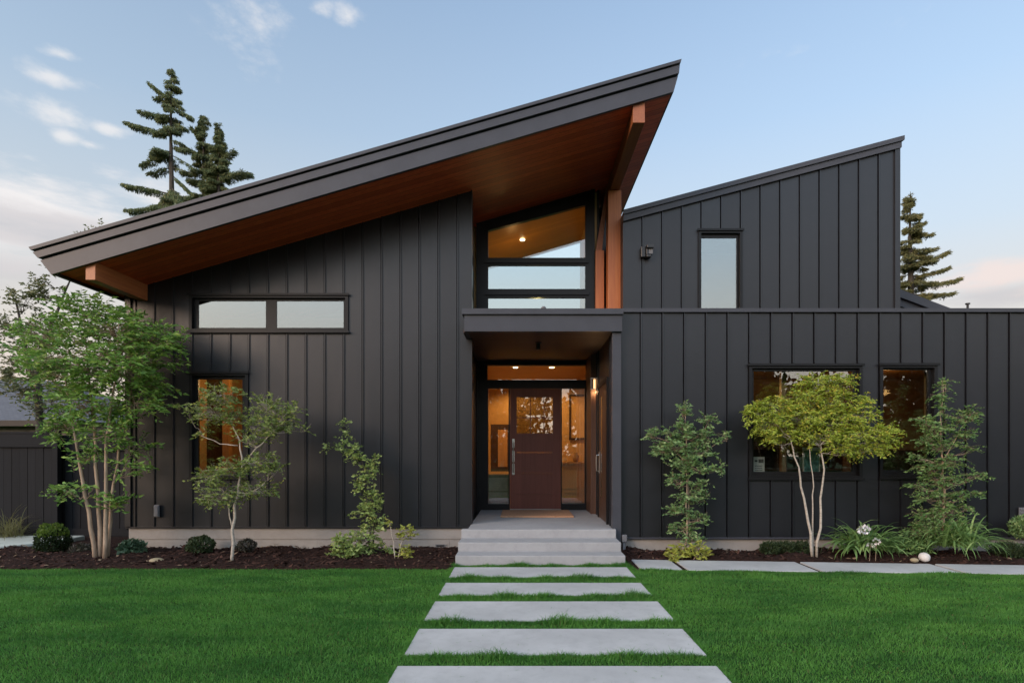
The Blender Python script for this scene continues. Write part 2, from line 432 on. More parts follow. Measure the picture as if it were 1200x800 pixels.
def tri_mesh(name, V, T):
    V = np.asarray(V, np.float32); T = np.asarray(T, np.int32)
    me = bpy.data.meshes.new(name)
    me.vertices.add(len(V)); me.vertices.foreach_set('co', V.ravel())
    nt_ = len(T); me.loops.add(nt_ * 3); me.loops.foreach_set('vertex_index', T.ravel())
    me.polygons.add(nt_); me.polygons.foreach_set('loop_start', np.arange(0, nt_ * 3, 3, dtype=np.int32))
    me.polygons.foreach_set('loop_total', np.full(nt_, 3, np.int32))
    me.update(calc_edges=True); me.validate()
    return me

class Leaves:
    """collects leaves; each is a small folded blade of two faces"""
    def __init__(s, seed): s.r = np.random.default_rng(seed); s.P = []; s.D = []; s.U = []; s.Ln = []; s.Wd = []
    def add(s, P, D, U, Ln, Wd):
        P = np.atleast_2d(P); n = len(P)
        s.P.append(P); s.D.append(np.broadcast_to(D, (n, 3))); s.U.append(np.broadcast_to(U, (n, 3)))
        s.Ln.append(np.broadcast_to(Ln, n)); s.Wd.append(np.broadcast_to(Wd, n))
    def count(s): return sum(len(p) for p in s.P)
    def mesh(s, name, fold=.25, droop=.25):
        P = np.concatenate(s.P); D = np.concatenate(s.D).astype(float); U = np.concatenate(s.U).astype(float)
        Ln = np.concatenate(s.Ln)[:, None]; Wd = np.concatenate(s.Wd)[:, None]
        D = D / (np.linalg.norm(D, axis=1, keepdims=True) + 1e-9)
        U = U - D * (U * D).sum(1, keepdims=True); U = U / (np.linalg.norm(U, axis=1, keepdims=True) + 1e-9)
        R = np.cross(D, U)
        n = len(P)
        a = P; m = P + D * Ln * .45
        l = m + R * Wd * .5 + U * Wd * fold; r_ = m - R * Wd * .5 + U * Wd * fold
        t = P + D * Ln - U * Ln * droop
        V = np.stack([a, l, t, r_], 1).reshape(-1, 3)
        i = np.arange(n)[:, None] * 4
        T = np.concatenate([i + np.array([[0, 3, 2]]), i + np.array([[0, 2, 1]])], 0)
        return tri_mesh(name, V, T)

def rnd_dir(r, n):
    v = r.normal(size=(n, 3)); return v / np.linalg.norm(v, axis=1, keepdims=True)

def spray(lv, p, d, length, n, ll, lw, flat=.7, jit=.35):
    """a leafy twig: leaves alternate along an axis, spread mostly level"""
    r = lv.r
    t = (np.arange(n) + .6) / n
    d = np.array(d, float); d /= np.linalg.norm(d) + 1e-9
    side = np.cross(d, (0, 0, 1.0)); side /= (np.linalg.norm(side) + 1e-9)
    pts = np.array(p, float)[None] + d[None] * (t * length)[:, None]; pts[:, 2] -= (t ** 2) * length * .22
    sg = np.where(np.arange(n) % 2 == 0, 1, -1)[:, None]
    D = d[None] * .55 + side[None] * sg * .9 + rnd_dir(r, n) * jit
    U = np.array([[0, -.35, 1.0]]) * flat * .6 + rnd_dir(r, n) * (1.15 - flat * .6)
    k = r.uniform(.5, 1.45, n)
    lv.add(pts, D, U, ll * k, lw * k * r.uniform(.8, 1.2, n))

def blob_points(r, c, rad, n, shell=.35):
    """points through an ellipsoid, rather more towards its outside"""
    d = rnd_dir(r, n); q = r.uniform(shell ** 3, 1, n) ** (1 / 3.)
    return np.array(c)[None] + d * q[:, None] * np.array(rad)[None], d

def curve(p0, p1, sag, n=5, r=None, wob=.0):
    p0, p1 = Vector(p0), Vector(p1); out = []
    for i in range(n):
        t = i / (n - 1); p = p0.lerp(p1, t); p.z += sag * 4 * t * (1 - t)
        if r is not None and 0 < i < n - 1: p += Vector(r.normal(size=3)) * wob
        out.append(p)
    return out

def plant(name, label, cat, base, stems, blobs_, leaf, bark, seed, Y, ll=.055, lw=.024, dens=1.0, tw=.22, nl=9, flat=.7,
          depth=.9, stem_r=.02, twig_r=.004, up=.25, parts=('trunk', 'crown'), group=None, attach_low=False, droop=.25, shell=.35, spur=.7):
    """a tree or shrub: stems are photo-pixel paths (px, py, dY, radius); blobs_ are (px, py, rx, ry[, dY[, density]]) leaf masses"""
    B = Vector(base); root = thing(name, B, label, cat, group)
    st = MB(); lv = Leaves(seed); r = lv.r
    nodes = []
    for path in stems:
        pts = [A(px, py, Y + dy) for px, py, dy, rr in path]; rad = [rr for *_, rr in path]
        # subdivide with a little wander
        P2, R2 = [], []
        for i in range(len(pts) - 1):
            for k in range(3):
                t = k / 3; p = pts[i].lerp(pts[i + 1], t)
                if i or k: p = p + Vector(r.normal(size=3)) * .008
                P2.append(p); R2.append(rad[i] * (1 - t) + rad[i + 1] * t)
        P2.append(pts[-1]); R2.append(rad[-1]); st.tube(P2, R2, 7)
        nodes += list(zip(P2, R2))
    s = Y / F
    for bl in blobs_:
        px, py, rx, ry = bl[:4]; dy = bl[4] if len(bl) > 4 else 0.; den = bl[5] if len(bl) > 5 else 1.
        c = A(px, py, Y + dy); R = (rx * s, max(rx, ry) * s * depth, ry * s)
        vol = (rx * s) * (ry * s)
        n = max(4, int(vol * 680 * dens * den))
        # limb from the nearest lower node into the blob
        cand = [q for q in nodes if q[0].z < c.z + .05] or nodes
        near = min(cand, key=lambda q: (q[0] - c).length + (0 if q[0].z < c.z else .3))
        lr = min(near[1] * .6, .012)
        limb = curve(near[0], c, -.04, 6, r, .018); st.tube(limb, [lr * (1 - .75 * i / 5) for i in range(6)], 5)
        pts, dd = blob_points(r, c, R, n, shell)
        for i in range(n):
            p = pts[i]; d = dd[i] * .7 + r.normal(size=3) * .35; d[2] = d[2] * .6 + up
            d /= np.linalg.norm(d)
            spray(lv, p - d * tw * .5, d, tw * r.uniform(.7, 1.3), nl, ll, lw, flat)
            if r.random() < spur:
                q = limb[r.integers(2, 6)]; st.tube(curve(q, p - d * tw * .3, -.02, 3), [twig_r, twig_r * .8, twig_r * .45], 3, False)
            if r.random() < spur + .1:
                st.tube([p - d * tw * .5, p, p + d * tw * .4], [twig_r * .6, twig_r * .5, twig_r * .3], 3, False)
    st.build(parts[0], bark, root, smooth=True)
    link(parts[1], lv.mesh(parts[1], droop=droop), leaf, root)
    return root

# ------------------------------------------------------------------ the ground
YL, YR, YU, YC, YD = 9.3, 8.85, 10.0, 10.6, 11.55     # depths: left wall, right wall, upper volume, clerestory, door wall
XS0, XS1 = -.871, 1.372                                # steps and stepping slabs, left and right edge
g = MB(); g.add([(-220, -200, 0), (220, -200, 0), (220, 400, 0), (-220, 400, 0)], [(0, 1, 2, 3)])
tag(g.build('ground', M['lawn']), kind='structure')

def bed(name, x0, x1, front, y1, seed, hmax):
    """mounded bark bed"""
    nx, ny = int((x1 - x0) / .06), 30
    r = np.random.default_rng(seed); ph = r.uniform(0, 6, 8)
    V = []; T = []
    for j in range(ny + 1):
        for i in range(nx + 1):
            x = x0 + (x1 - x0) * i / nx; yf = front(x); y = yf + (y1 - yf) * j / ny
            e = min(1, (y - yf) / .18); 
            h = .012 + hmax(x) * e ** .7 * (.75 + .25 * math.sin(x * 2.1 + ph[0]) * math.sin(y * 3 + ph[1]))
            h += e * .012 * (math.sin(x * 9 + ph[2] + 3 * y) + math.sin(y * 13 + ph[3] - x * 5)) + e * r.uniform(-.012, .012)
            V.append((x, y, h if j else -.01))
    for j in range(ny):
        for i in range(nx):
            a = j * (nx + 1) + i; b = a + nx + 1
            T += [(a, a + 1, b + 1), (a, b + 1, b)]
    me = tri_mesh(name, V, T); o = link(name, me, M['mulch']); tag(o, kind='structure')
    return np.array(V)
pav_back = lambda x: 8.33 - (x - 1.476) * .082
pav_front = lambda x: 7.63 - (x - 1.476) * .062
lawn_edge_l = lambda x: 7.70 + .02 * math.sin(x * 2.3) + .012 * math.sin(x * 7.1)
VL = bed('mulch_bed', -13.5, -.90, lawn_edge_l, 9.33, 1, lambda x: .03)
VR = bed('mulch_bed', 1.46, 11.5, lambda x: pav_back(x) + .01, 8.92, 2, lambda x: .085 + .03 * math.sin(x * 1.7))
g = MB(); g.add([(-13.5, 9.3, .006), (-6.1, 9.3, .006), (-6.1, 11.2, .006), (-13.5, 11.2, .006)], [(0, 1, 2, 3)])
tag(g.build('mulch_ground', M['mulch']), kind='structure')
# loose bark lying on the beds
r = np.random.default_rng(5); V = []; T = []
for src, n in ((VL, 5200), (VR, 3000)):
    for q in src[r.integers(0, len(src), n)]:
        if q[2] < 0: continue
        a = r.uniform(0, 6.3); l = r.uniform(.012, .04); w = l * r.uniform(.25, .6); tl = r.normal(size=2) * .35
        d = np.array([math.cos(a), math.sin(a), tl[0]]) * l; e = np.array([-math.sin(a), math.cos(a), tl[1]]) * w
        p = q + np.array([r.uniform(-.03, .03), r.uniform(-.03, .03), .008]); b = len(V)
        V += [p - d - e, p + d - e * .6, p + d * .8 + e, p - d * .7 + e * .8, p + np.array([0, 0, .008])]
        T += [(b, b + 1, b + 4), (b + 1, b + 2, b + 4), (b + 2, b + 3, b + 4), (b + 3, b, b + 4)]
tag(link('bark_chips', tri_mesh('bark_chips', V, T), M['chip']), 'dark brown bark chips lying loose on the planting beds', 'bark mulch', kind='stuff')

# ------------------------------------------------------------------ stepping slabs up to the door
rows = [(666, 678.5), (684.5, 700), (706.5, 730), (739, 770), (783, 818)]
lab = ['pale concrete stepping slab right at the foot of the front steps',
       'pale concrete stepping slab, second one out from the front steps',
       'pale concrete stepping slab in the middle of the row across the lawn',
       'large pale concrete stepping slab, second nearest to the viewer',
       'nearest pale concrete stepping slab, cut by the bottom edge of the picture']
SLABS = []
gy = lambda py: EYE * F / (py - VPY)
for (t, b), lb in zip(rows, lab):
    y1, y0 = gy(t), gy(b); SLABS.append((XS0, XS1, y0, y1))
    m = MB().box(XS0, XS1, y0, y1, -.06, .022)
    tag(m.build('stepping_stone', M['slab'], origin=((XS0 + XS1) / 2, (y0 + y1) / 2, 0), bevel=.006), lb, 'stepping stone', 'concrete slabs of the front path')
# paving along the right bed
xj = [1.50, 2.09, 3.76, 5.50, 7.25, 9.0]
lab = ['short concrete paver beside the bottom step at the edge of the right bed', 'concrete paver below the leafy upright shrub, left of the yellow tree',
       'concrete paver below the yellow green tree and strappy lily', 'concrete paver below the white rock and tall layered shrub',
       'concrete paver at the far right end of the bed edging, leaving the picture']
PAV = []
for i in range(5):
    a, b = xj[i] + .035, xj[i + 1] - .035
    poly = [(a, pav_front(a)), (b, pav_front(b)), (b, pav_back(b)), (a, pav_back(a))]; PAV.append(poly)
    tag(MB().slab(poly, -.06, .024).build('paving_slab', M['slab'], origin=((a + b) / 2, pav_front(a) + .3, 0), bevel=.006), lab[i], 'paver', 'concrete pavers edging the right bed')

g = MB(); g.add([(1.47, pav_front(1.47) + .02, .006), (9.1, pav_front(9.1) + .02, .006), (9.1, pav_back(9.1), .006), (1.47, pav_back(1.47), .006)], [(0, 1, 2, 3)])
tag(g.build('paving_base', M['mulch']), kind='structure')
# mossy pad by the fence
poly = []
for i in range(15):
    t = i / 14 * math.pi / 2
    poly.append((-8.55 + 1.0 * math.sin(t), 10.15 - 1.15 * math.cos(t)))
poly = [(-11.5, 9.0)] + poly + [(-7.55, 10.35), (-11.5, 10.35)]
tag(MB().slab(poly, -.05, .075).build('concrete_pad', M['pad'], origin=(-9, 9.6, 0), bevel=.02), 'mossy concrete pad with rounded corner by the dark fence', 'pad')

# ------------------------------------------------------------------ front steps
st = thing('entrance_steps', ((XS0 + XS1) / 2, 8.3, 0), 'three grey concrete steps rising to the front porch', 'steps')
PZ = .398
y_a, y_b, y_c = 8.65, 8.22, 7.875
MB().box(XS0, XS1, y_a, 8.76, -.02, PZ).build('step', M['steps'], st, bevel=.008)
MB().box(XS0, XS1, y_b, y_a - .002, -.02, .275).build('step', M['steps'], st, bevel=.008)
MB().box(XS0, XS1, y_c, y_b - .002, -.02, .155).build('step', M['steps'], st, bevel=.008)

# ------------------------------------------------------------------ the house
H = thing('modern_house', (0, 9, 0), 'charcoal metal clad modern house under a sweeping single pitch roof with cedar soffit', 'house')

SL = .2895                                            # pitch of the roofs
def zs(x): return 5.804 + SL * x                      # soffit of the main roof

GV = .007
def front_wall(name, Y, x0, x1, zb, zt, holes, seams, mat=M['siding'], back=.16, rib=.016, ribd=.02, parent=H, noseam=()):
    """clad wall facing the street: sheet with openings, reveals and standing ribs; zt may be a function of x"""
    zf = zt if callable(zt) else (lambda x: zt)
    xs = sorted(set([x0, x1] + [h[0] for h in holes] + [h[1] for h in holes])); xs = [x for x in xs if x0 <= x <= x1]
    xs = sorted(set(xs + [x + d for x in seams for d in (-GV, GV)]))
    m = MB()
    def spans(xa, xb):
        xm = (xa + xb) / 2; cuts = sorted([(h[2], h[3]) for h in holes if h[0] - 1e-6 < xm < h[1] + 1e-6]); out = []; z = zb
        for a, b in cuts: out.append((z, a)); z = b
        out.append((z, None)); return out
    for xa, xb in zip(xs, xs[1:]):
        for a, b in spans(xa, xb):
            za, zb2 = (b, b) if b is not None else (zf(xa), zf(xb))
            gr = any(abs((xa + xb) / 2 - x) < GV * .9 for x in seams)
            if gr:
                for xe, ze in ((xa, za), (xb, zb2)): m.add([(xe, Y, a), (xe, Y + .04, a), (xe, Y + .04, ze), (xe, Y, ze)], [(0, 1, 2, 3)])
            for y in (Y + .04 if gr else Y, Y + back):
                m.add([(xa, y, a), (xb, y, a), (xb, y, zb2), (xa, y, za)], [(0, 1, 2, 3)])
    for a, b, c_, d in holes:
        m.add([(a, Y, c_), (b, Y, c_), (b, Y, d), (a, Y, d), (a, Y + back, c_), (b, Y + back, c_), (b, Y + back, d), (a, Y + back, d)],
              [(0, 1, 5, 4), (1, 2, 6, 5), (2, 3, 7, 6), (3, 0, 4, 7)])
    for x in (x0, x1): m.add([(x, Y, zb), (x, Y + back, zb), (x, Y + back, zf(x)), (x, Y, zf(x))], [(0, 1, 2, 3)])
    m.add([(x0, Y, zb), (x1, Y, zb), (x1, Y + back, zb), (x0, Y + back, zb)], [(0, 1, 2, 3)])
    for x in seams:
        pad = .055
        cuts = sorted([(h[2] - pad, h[3] + pad) for h in holes if h[0] - pad < x < h[1] + pad]); z = zb + .012
        segs = []
        for a, b in cuts:
            segs.append((z, a)); z = b
        segs.append((z, zf(x) - .004))
        for a, b in segs:
            if b - a > .03: m.box(x + GV + .001, x + GV + .001 + rib, Y - ribd, Y - .0005, a, b)
    return m.build(name, mat, parent)

def rect(px0, px1, py0, py1, Y): return (AX(px0, Y), AX(px1, Y), AZ(py1, Y), AZ(py0, Y))

def window(Y, outer, panes, glass, inset=.03, name='window', depth=.10, head=True, trim=.045, mat=M['frame'], vm=True):
    """frame bars around the panes set back in the opening; trim casing and head flashing on the face"""
    x0, x1, z0, z1 = outer
    m = MB()
    yf, yb = Y - .02, Y + depth
    # casing
    m.box(x0, x0 + trim, Y - .032, yb, z0, z1); m.box(x1 - trim, x1, Y - .032, yb, z0, z1)
    m.box(x0 + trim, x1 - trim, Y - .032, yb, z0, z0 + trim); m.box(x0 + trim, x1 - trim, Y - .032, yb, z1 - trim, z1)
    if head: m.box(x0 - .02, x1 + .02, Y - .06, Y - .034, z1 - .012, z1 + .022); m.box(x0 - .02, x1 + .02, Y - .06, Y - .034, z0 - .02, z0 + .012)
    w = m.build(name, mat, H)
    # inner sash
    f = MB(); ix0, ix1, iz0, iz1 = x0 + trim, x1 - trim, z0 + trim, z1 - trim
    px = sorted(panes); ys0, ys1 = Y + inset, Y + inset + .045
    last = ix0
    for a, b, c_, d in px:
        f.box(last + .001, a, ys0, ys1, iz0 + .001, iz1 - .001)
        f.box(a, b, ys0, ys1, iz0 + .001, c_); f.box(a, b, ys0, ys1, d, iz1 - .001); last = b
    f.box(last, ix1 - .001, ys0, ys1, iz0 + .001, iz1 - .001)
    f.build('sash', mat, w)
    for a, b, c_, d in px:
        MB().box(a - .004, b + .004, ys0 + .014, ys0 + .022, c_ - .004, d + .004).build('pane', glass, w)
    return w

# --- left wall
XL0, XL1 = AX(148.5, YL), AX(553, YL)
WA = rect(222.5, 408.5, 346, 389, YL); WB = rect(222.7, 291.5, 437, 560, YL)
sp = 22.22 * YL / F; s0 = AX(224.3, YL)
seams = [s0 + sp * i for i in range(-3, 15)]
seams = [x for x in seams if XL0 + .06 < x < XL1 - .08]
front_wall('wall', YL, XL0, XL1, AZ(617.5, YL), lambda x: zs(x) + .03, [(WA[0] + .02, WA[1] - .02, WA[2] + .02, WA[3] - .02), (WB[0] + .02, WB[1] - .02, WB[2] + .02, WB[3] - .02)], seams)
g = MB()                                              # corner boards
g.box(XL0 - .012, XL0 + .075, YL - .03, YL - .001, AZ(617.5, YL), zs(XL0) + .02)
g.box(XL1 - .012, XL1 + .004, YL - .03, YL + .2, AZ(617.5, YL), zs(XL1) + .02)
g.box(XL0, XL1, YL - .03, YL - .002, AZ(617.5, YL) - .014, AZ(617.5, YL) + .012)
g.build('corner_board', M['siding'], H)
window(YL, WA, [rect(231, 310.5, 352, 383.5, YL), rect(323, 402, 352, 383.5, YL)], M['highglass'])
window(YL, WB, [rect(231, 283, 444, 555, YL)], M['glass'])
# left side wall, back walls
g = MB(); g.add([(XL0 - .001, YL + .01, .3), (XL0 - .001, 13.25, .3), (XL0 - .001, 13.25, zs(XL0) + .03), (XL0 - .001, YL + .01, zs(XL0) + .03)], [(0, 1, 2, 3)])
for i in range(13): g.box(XL0 - .023, XL0 - .002, YL + .25 + .3 * i, YL + .274 + .3 * i, .36, zs(XL0))
g.build('wall', M['siding'], H)
zc = 3.42
g = MB(); g.add([(XL0, 13.2, 0), (XL1 - .1, 13.2, 0), (XL1 - .1, 13.2, zs(XL1)), (XL0, 13.2, zs(XL0))], [(0, 1, 2, 3)])
g.build('wall', M['siding'], H)
# foundations
fz = AZ(617.5, YL) - .016
g = MB()
g.box(XL0 + .03, XS0 - .006, YL + .005, YL + .2, .165, fz); g.box(XL0 + .03, XS0 - .006, YL + .02, YL + .2, .150, .165)
xs_ = [XL0 + .03, -3.18, -1.12, XS0 - .006]
for a, b in zip(xs_, xs_[1:]): g.box(a + .0015, b - .0015, YL, YL + .2, -.08, .150)
g.build('foundation', M['foundation'], H)
rz = AZ(630, YR)
g = MB(); g.box(1.49, 11.4, YR + .03, YR + .2, -.05, rz - .014); g.build('foundation', M['foundation'], H)

# --- porch floor and recess
g = MB(); g.box(-.78, 1.352, 8.762, YD + .1, -.02, PZ - .001); g.build('porch_floor', M['steps'], H)
g = MB()
g.box(-.90, -.86, YL + .05, YD + .05, .3, 3.3); g.box(-.86, XL1 - .014, YL + .17, YL + .3, .3, zs(-.8))
g.build('recess_wall', M['siding'], H)
g = MB()                                             # right side of the recess, with boards
g.box(1.352, 1.47, 8.93, YD + .05, .0, 3.275)
for i in range(9):
    y = 9.05 + .27 * i
    if y < 10.75 and not (9.28 < y < 10.35): g.box(1.335, 1.351, y, y + .02, PZ, 3.27)
g.build('recess_wall', M['siding'], H)
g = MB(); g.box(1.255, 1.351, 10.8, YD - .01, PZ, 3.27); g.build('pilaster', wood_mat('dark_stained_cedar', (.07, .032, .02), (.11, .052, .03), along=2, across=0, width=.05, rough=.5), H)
# porch ceiling
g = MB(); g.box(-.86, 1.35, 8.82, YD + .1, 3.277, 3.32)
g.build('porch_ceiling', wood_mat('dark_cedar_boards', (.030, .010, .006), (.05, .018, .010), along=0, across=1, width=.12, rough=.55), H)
# canopy
CX0, CX1 = AX(544, 8.7), 1.467
g = MB(); g.box(CX0, CX1, 8.70, 8.82, 3.275, 3.515); g.box(CX0, CX0 + .05, 8.82, YL - .032, 3.275, 3.515)
g.box(CX0 + .05, XL1 - .02, 8.82, YL - .032, 3.28, 3.30)
g.build('canopy_fascia', M['trim'], H)
g = MB(); g.box(CX0 - .03, CX1 + .012, 8.66, YC - .01, 3.517, 3.598); g.build('canopy_roof', M['trim'], H)
g = MB(); g.box(1.335, 1.466, 8.76, 8.925, -.02, 3.274); g.build('porch_post', M['trim'], H, bevel=.004)

# --- right lower wall
XR0, XR1 = 1.482, 11.4
WC = rect(877, 1009.5, 428, 560.5, YR); WD = rect(1030, 1097, 427.5, 559.5, YR)
sp = 25.4 * YR / F; seams = [AX(750, YR) + sp * i for i in range(0, 36)]
ztop = AZ(366.5, YR)
front_wall('wall', YR, XR0, XR1, rz, ztop, [(q[0] + .02, q[1] - .02, q[2] + .02, q[3] - .02) for q in (WC, WD)], [x for x in seams if x < XR1 - .05])
g = MB(); g.box(XR0 + .002, XR1 + .03, YR - .05, YR + .3, ztop + .002, ztop + .058); g.box(XR0, XR1, YR - .03, YR - .002, rz - .012, rz + .012)
g.build('parapet_cap', M['trim'], H)
window(YR, WC, [rect(884, 1001, 434.5, 552.5, YR)], M['glass'])
window(YR, WD, [rect(1035, 1089.5, 433, 550.5, YR)], M['glass'])
g = MB(); g.box(XR0, XR1, YR + .31, 13.2, ztop - .28, ztop - .2); g.build('flat_roof', M['roof'], H)
g = MB(); g.box(XR1 - .02, XR1, YR + .17, 13.2, .0, ztop); g.box(XR0, XR1 - .02, 13.1, 13.2, 0, ztop)
g.build('wall', M['siding'], H)

# --- upper right volume
XU0, XU1 = 1.70, AX(1053, YU)
zu = lambda x: AZ(241, YU) + (x - AX(800, YU)) * ((241 - 174) / 253.)
WE = rect(818, 869.5, 270.5, 372, YU)
sp = 23.05 * YU / F; seams = [AX(752, YU) + sp * i for i in range(0, 13)]
front_wall('wall', YU, XU0, XU1, ztop - .3, zu, [(WE[0] + .02, WE[1] - .02, WE[2] + .02, WE[3] - .02)], [x for x in seams if x < XU1 - .12])
g = MB(); g.box(XU1 - .075, XU1 + .012, YU - .03, YU - .001, ztop - .3, zu(XU1)); g.build('corner_board', M['siding'], H)
window(YU, WE, [rect(822.5, 864, 278, 368, YU)], M['skyglass'])
g = MB(); g.add([(XU0, YU + .17, 3.3), (XU0, 13.2, 3.3), (XU0, 13.2, zu(XU0)), (XU0, YU + .17, zu(XU0))], [(0, 1, 2, 3)])
g.add([(XU1, YU + .17, 3.3), (XU1, 13.2, 3.3), (XU1, 13.2, zu(XU1)), (XU1, YU + .17, zu(XU1))], [(0, 1, 2, 3)])
g.add([(XU0, 13.2, 3.3), (XU1, 13.2, 3.3), (XU1, 13.2, zu(XU1)), (XU0, 13.2, zu(XU0))], [(0, 1, 2, 3)])
g.build('wall', M['siding'], H)
def band(xa, xb, f, lo, hi, y0, y1): return MB().prism([(xa, f(xa) + lo), (xb, f(xb) + lo), (xb, f(xb) + hi), (xa, f(xa) + hi)], y0, y1)
ru = MB().prism([(XU0, zu(XU0) + .005), (XU1 + .03, zu(XU1 + .03) + .005), (XU1 + .03, zu(XU1 + .03) + .15), (XU0, zu(XU0) + .15)], YU - .005, 13.3).build('roof', M['roof'], H)
g = MB(); g.prism([(XU0, zu(XU0) - .012), (XU1 + .02, zu(XU1 + .02) - .012), (XU1 + .02, zu(XU1 + .02) + .088), (XU0, zu(XU0) + .088)], YU - .055, YU - .007)
g.prism([(XU0, zu(XU0) + .09), (XU1 + .05, zu(XU1 + .05) + .09), (XU1 + .05, zu(XU1 + .05) + .165), (XU0, zu(XU0) + .165)], YU - .085, YU - .007)
g.build('fascia', M['trim'], ru)
# low shed roof behind the parapet
Yb = 11.6
pa, pb = A(1048, 336, Yb), A(1135, 369, Yb)
g = MB(); d = .09
g.prism([(pa.x, pa.z - .30), (pb.x, pb.z - .30), (pb.x, pb.z - .16), (pa.x, pa.z - .16)], Yb + .06, Yb + 1.2)
g.prism([(pa.x, pa.z - .155), (pb.x, pb.z - .155), (pb.x, pb.z), (pa.x, pa.z)], Yb, Yb + 1.2)
g.build('rear_roof', M['trim'], H)

# --- main roof
YF = 8.1
Q = lambda px, py: (AX(px, YF), AZ(py, YF))
xl_, xr_ = AX(60, YF), AX(790, YF)
hi = .36
rf = MB().prism([(xl_ + .02, zs(xl_ + .02) + .03), (xr_ - .02, zs(xr_ - .02) + .03), (xr_ - .02, zs(xr_) + hi), (xl_ - .12, zs(xl_ - .12) + hi)], YF + .05, 13.4).build('roof', M['roof'], H)
MB().prism([(xl_ + .03, zs(xl_ + .03)), (xr_ - .03, zs(xr_ - .03)), (xr_ - .03, zs(xr_ - .03) + .028), (xl_ + .03, zs(xl_ + .03) + .028)], YF + .05, 13.35).build('soffit', M['soffit'], rf)
lo_l, lo_r = -.012, -.012
g = MB()
g.prism([Q(60, 321.5), Q(789.5, 107.5), Q(794.5, 89.5), Q(47, 305)], YF, YF + .048)
g.build('fascia', M['trim'], rf)
g = MB()
g.prism([Q(46.5, 303), Q(795, 87.5), Q(796, 78), Q(40.5, 296.5)], YF - .035, YF + .048)
g.build('fascia', M['trim'], rf)
g = MB()
g.prism([Q(40, 294.6), Q(796.5, 76.3), Q(797.5, 72.5), Q(37.5, 291.2)], YF - .06, 13.45)
g.build('drip_edge', M['trim'], rf)
e0, e1 = Q(47, 305), Q(60, 321.5)                      # low eave and high rake returns
g = MB(); g.add([(e0[0], YF + .05, e0[1]), (e1[0], YF + .05, e1[1]), (e1[0], 13.4, e1[1]), (e0[0], 13.4, e0[1]),
                 (e0[0] + .05, YF + .05, e0[1]), (e1[0] + .05, YF + .05, e1[1]), (e1[0] + .05, 13.4, e1[1]), (e0[0] + .05, 13.4, e0[1])],
                [(0, 1, 2, 3), (7, 6, 5, 4), (0, 4, 5, 1), (1, 5, 6, 2), (2, 6, 7, 3), (3, 7, 4, 0)])
g.build('rake_fascia', M['trim'], rf)
e0, e1 = Q(795, 88), Q(789.5, 107.5); g = MB()
g.add([(e0[0], YF + .05, e0[1]), (e1[0], YF + .05, e1[1]), (e1[0], 13.4, e1[1]), (e0[0], 13.4, e0[1]),
       (e0[0] - .04, YF + .05, e0[1]), (e1[0] - .04, YF + .05, e1[1]), (e1[0] - .04, 13.4, e1[1]), (e0[0] - .04, 13.4, e0[1])],
      [(0, 1, 2, 3), (7, 6, 5, 4), (0, 4, 5, 1), (1, 5, 6, 2), (2, 6, 7, 3), (3, 7, 4, 0)])
g.build('rake_fascia', M['trim'], rf)
# cedar beams under the soffit
def beam(x0, x1, h, y0, y1):
    m = MB(); m.prism([(x0, zs(x0) - h), (x1, zs(x0) - h), (x1, zs(x1) - .003), (x0, zs(x0) - .003)], y0, y1)
    return m.build('beam', M['beam'], H, bevel=.004)
beam(AX(100.5, 8.16), AX(112, 8.16), .215, 8.155, YL - .002)
beam(AX(741, 8.2), AX(755, 8.2), .235, 8.155, 11.49)
bx0, bx1 = AX(741, 8.2), AX(755, 8.2)
MB().box(bx0 - .035, bx1 + .028, 10.25, 10.49, 3.6, zs(bx0) - .24).build('cedar_post', M['post'], H, bevel=.005)
MB().box(1.306, 1.455, 10.50, 10.594, 3.6, 5.06).build('cedar_post', M['post'], H, bevel=.005)
m = MB().prism([(1.486, 6.12), (1.486, 5.72), (1.42, 5.063), (1.312, 5.063)], 10.52, 10.592)   # knee brace between the posts
m.build('brace', M['beam'], H)

# --- clerestory over the entry
cx0, cx1 = -.80, AX(697, YC)
gx0, gx1 = AX(572, YC), AX(686, YC)
wn = MB()
zt0, zt1 = zs(cx0), zs(cx1)
top = lambda x: AZ(270, YC) + (x - gx0) * (30. / 114)
y0, y1 = YC, YC + .09
wn.prism([(gx0, top(gx0)), (gx1, top(gx1)), (gx1, zs(gx1) + .02), (gx0, zs(gx0) + .02)], y0, y1)
wn.prism([(cx0, 3.3), (gx0, 3.3), (gx0, zs(gx0) + .02), (cx0, zs(cx0) + .02)], y0, y1)
wn.prism([(gx1, 3.3), (cx1, 3.3), (cx1, zs(cx1) + .02), (gx1, zs(gx1) + .02)], y0, y1)
r1, r2, r3, r4, r5 = AZ(302, YC), AZ(310.5, YC), AZ(338.5, YC), AZ(348.5, YC), 3.80
wn.box(gx0, gx1, y0, y1, r2, r1); wn.box(gx0, gx1, y0, y1, r4, r3); wn.box(gx0, gx1, y0, y1, 3.3, r5)
wn.box(gx0 - .06, gx1 + .06, y0 - .03, y0 - .001, r2 + .03, r1 - .03); wn.box(gx0 - .06, gx1 + .06, y0 - .03, y0 - .001, r4 + .04, r3 - .04)
cw = wn.build('clerestory_window', M['frame'], H)
def paneprism(poly, g_, par, y): MB().prism(poly, y, y + .008).build('pane', g_, par)
paneprism([(gx0, r1), (gx1, r1), (gx1, top(gx1)), (gx0, top(gx0))], M['glass'], cw, YC + .04)
paneprism([(gx0, r3), (gx1, r3), (gx1, r2), (gx0, r2)], M['skyglass'], cw, YC + .04)
paneprism([(gx0, r5), (gx1, r5), (gx1, r4), (gx0, r4)], M['skyglass'], cw, YC + .04)
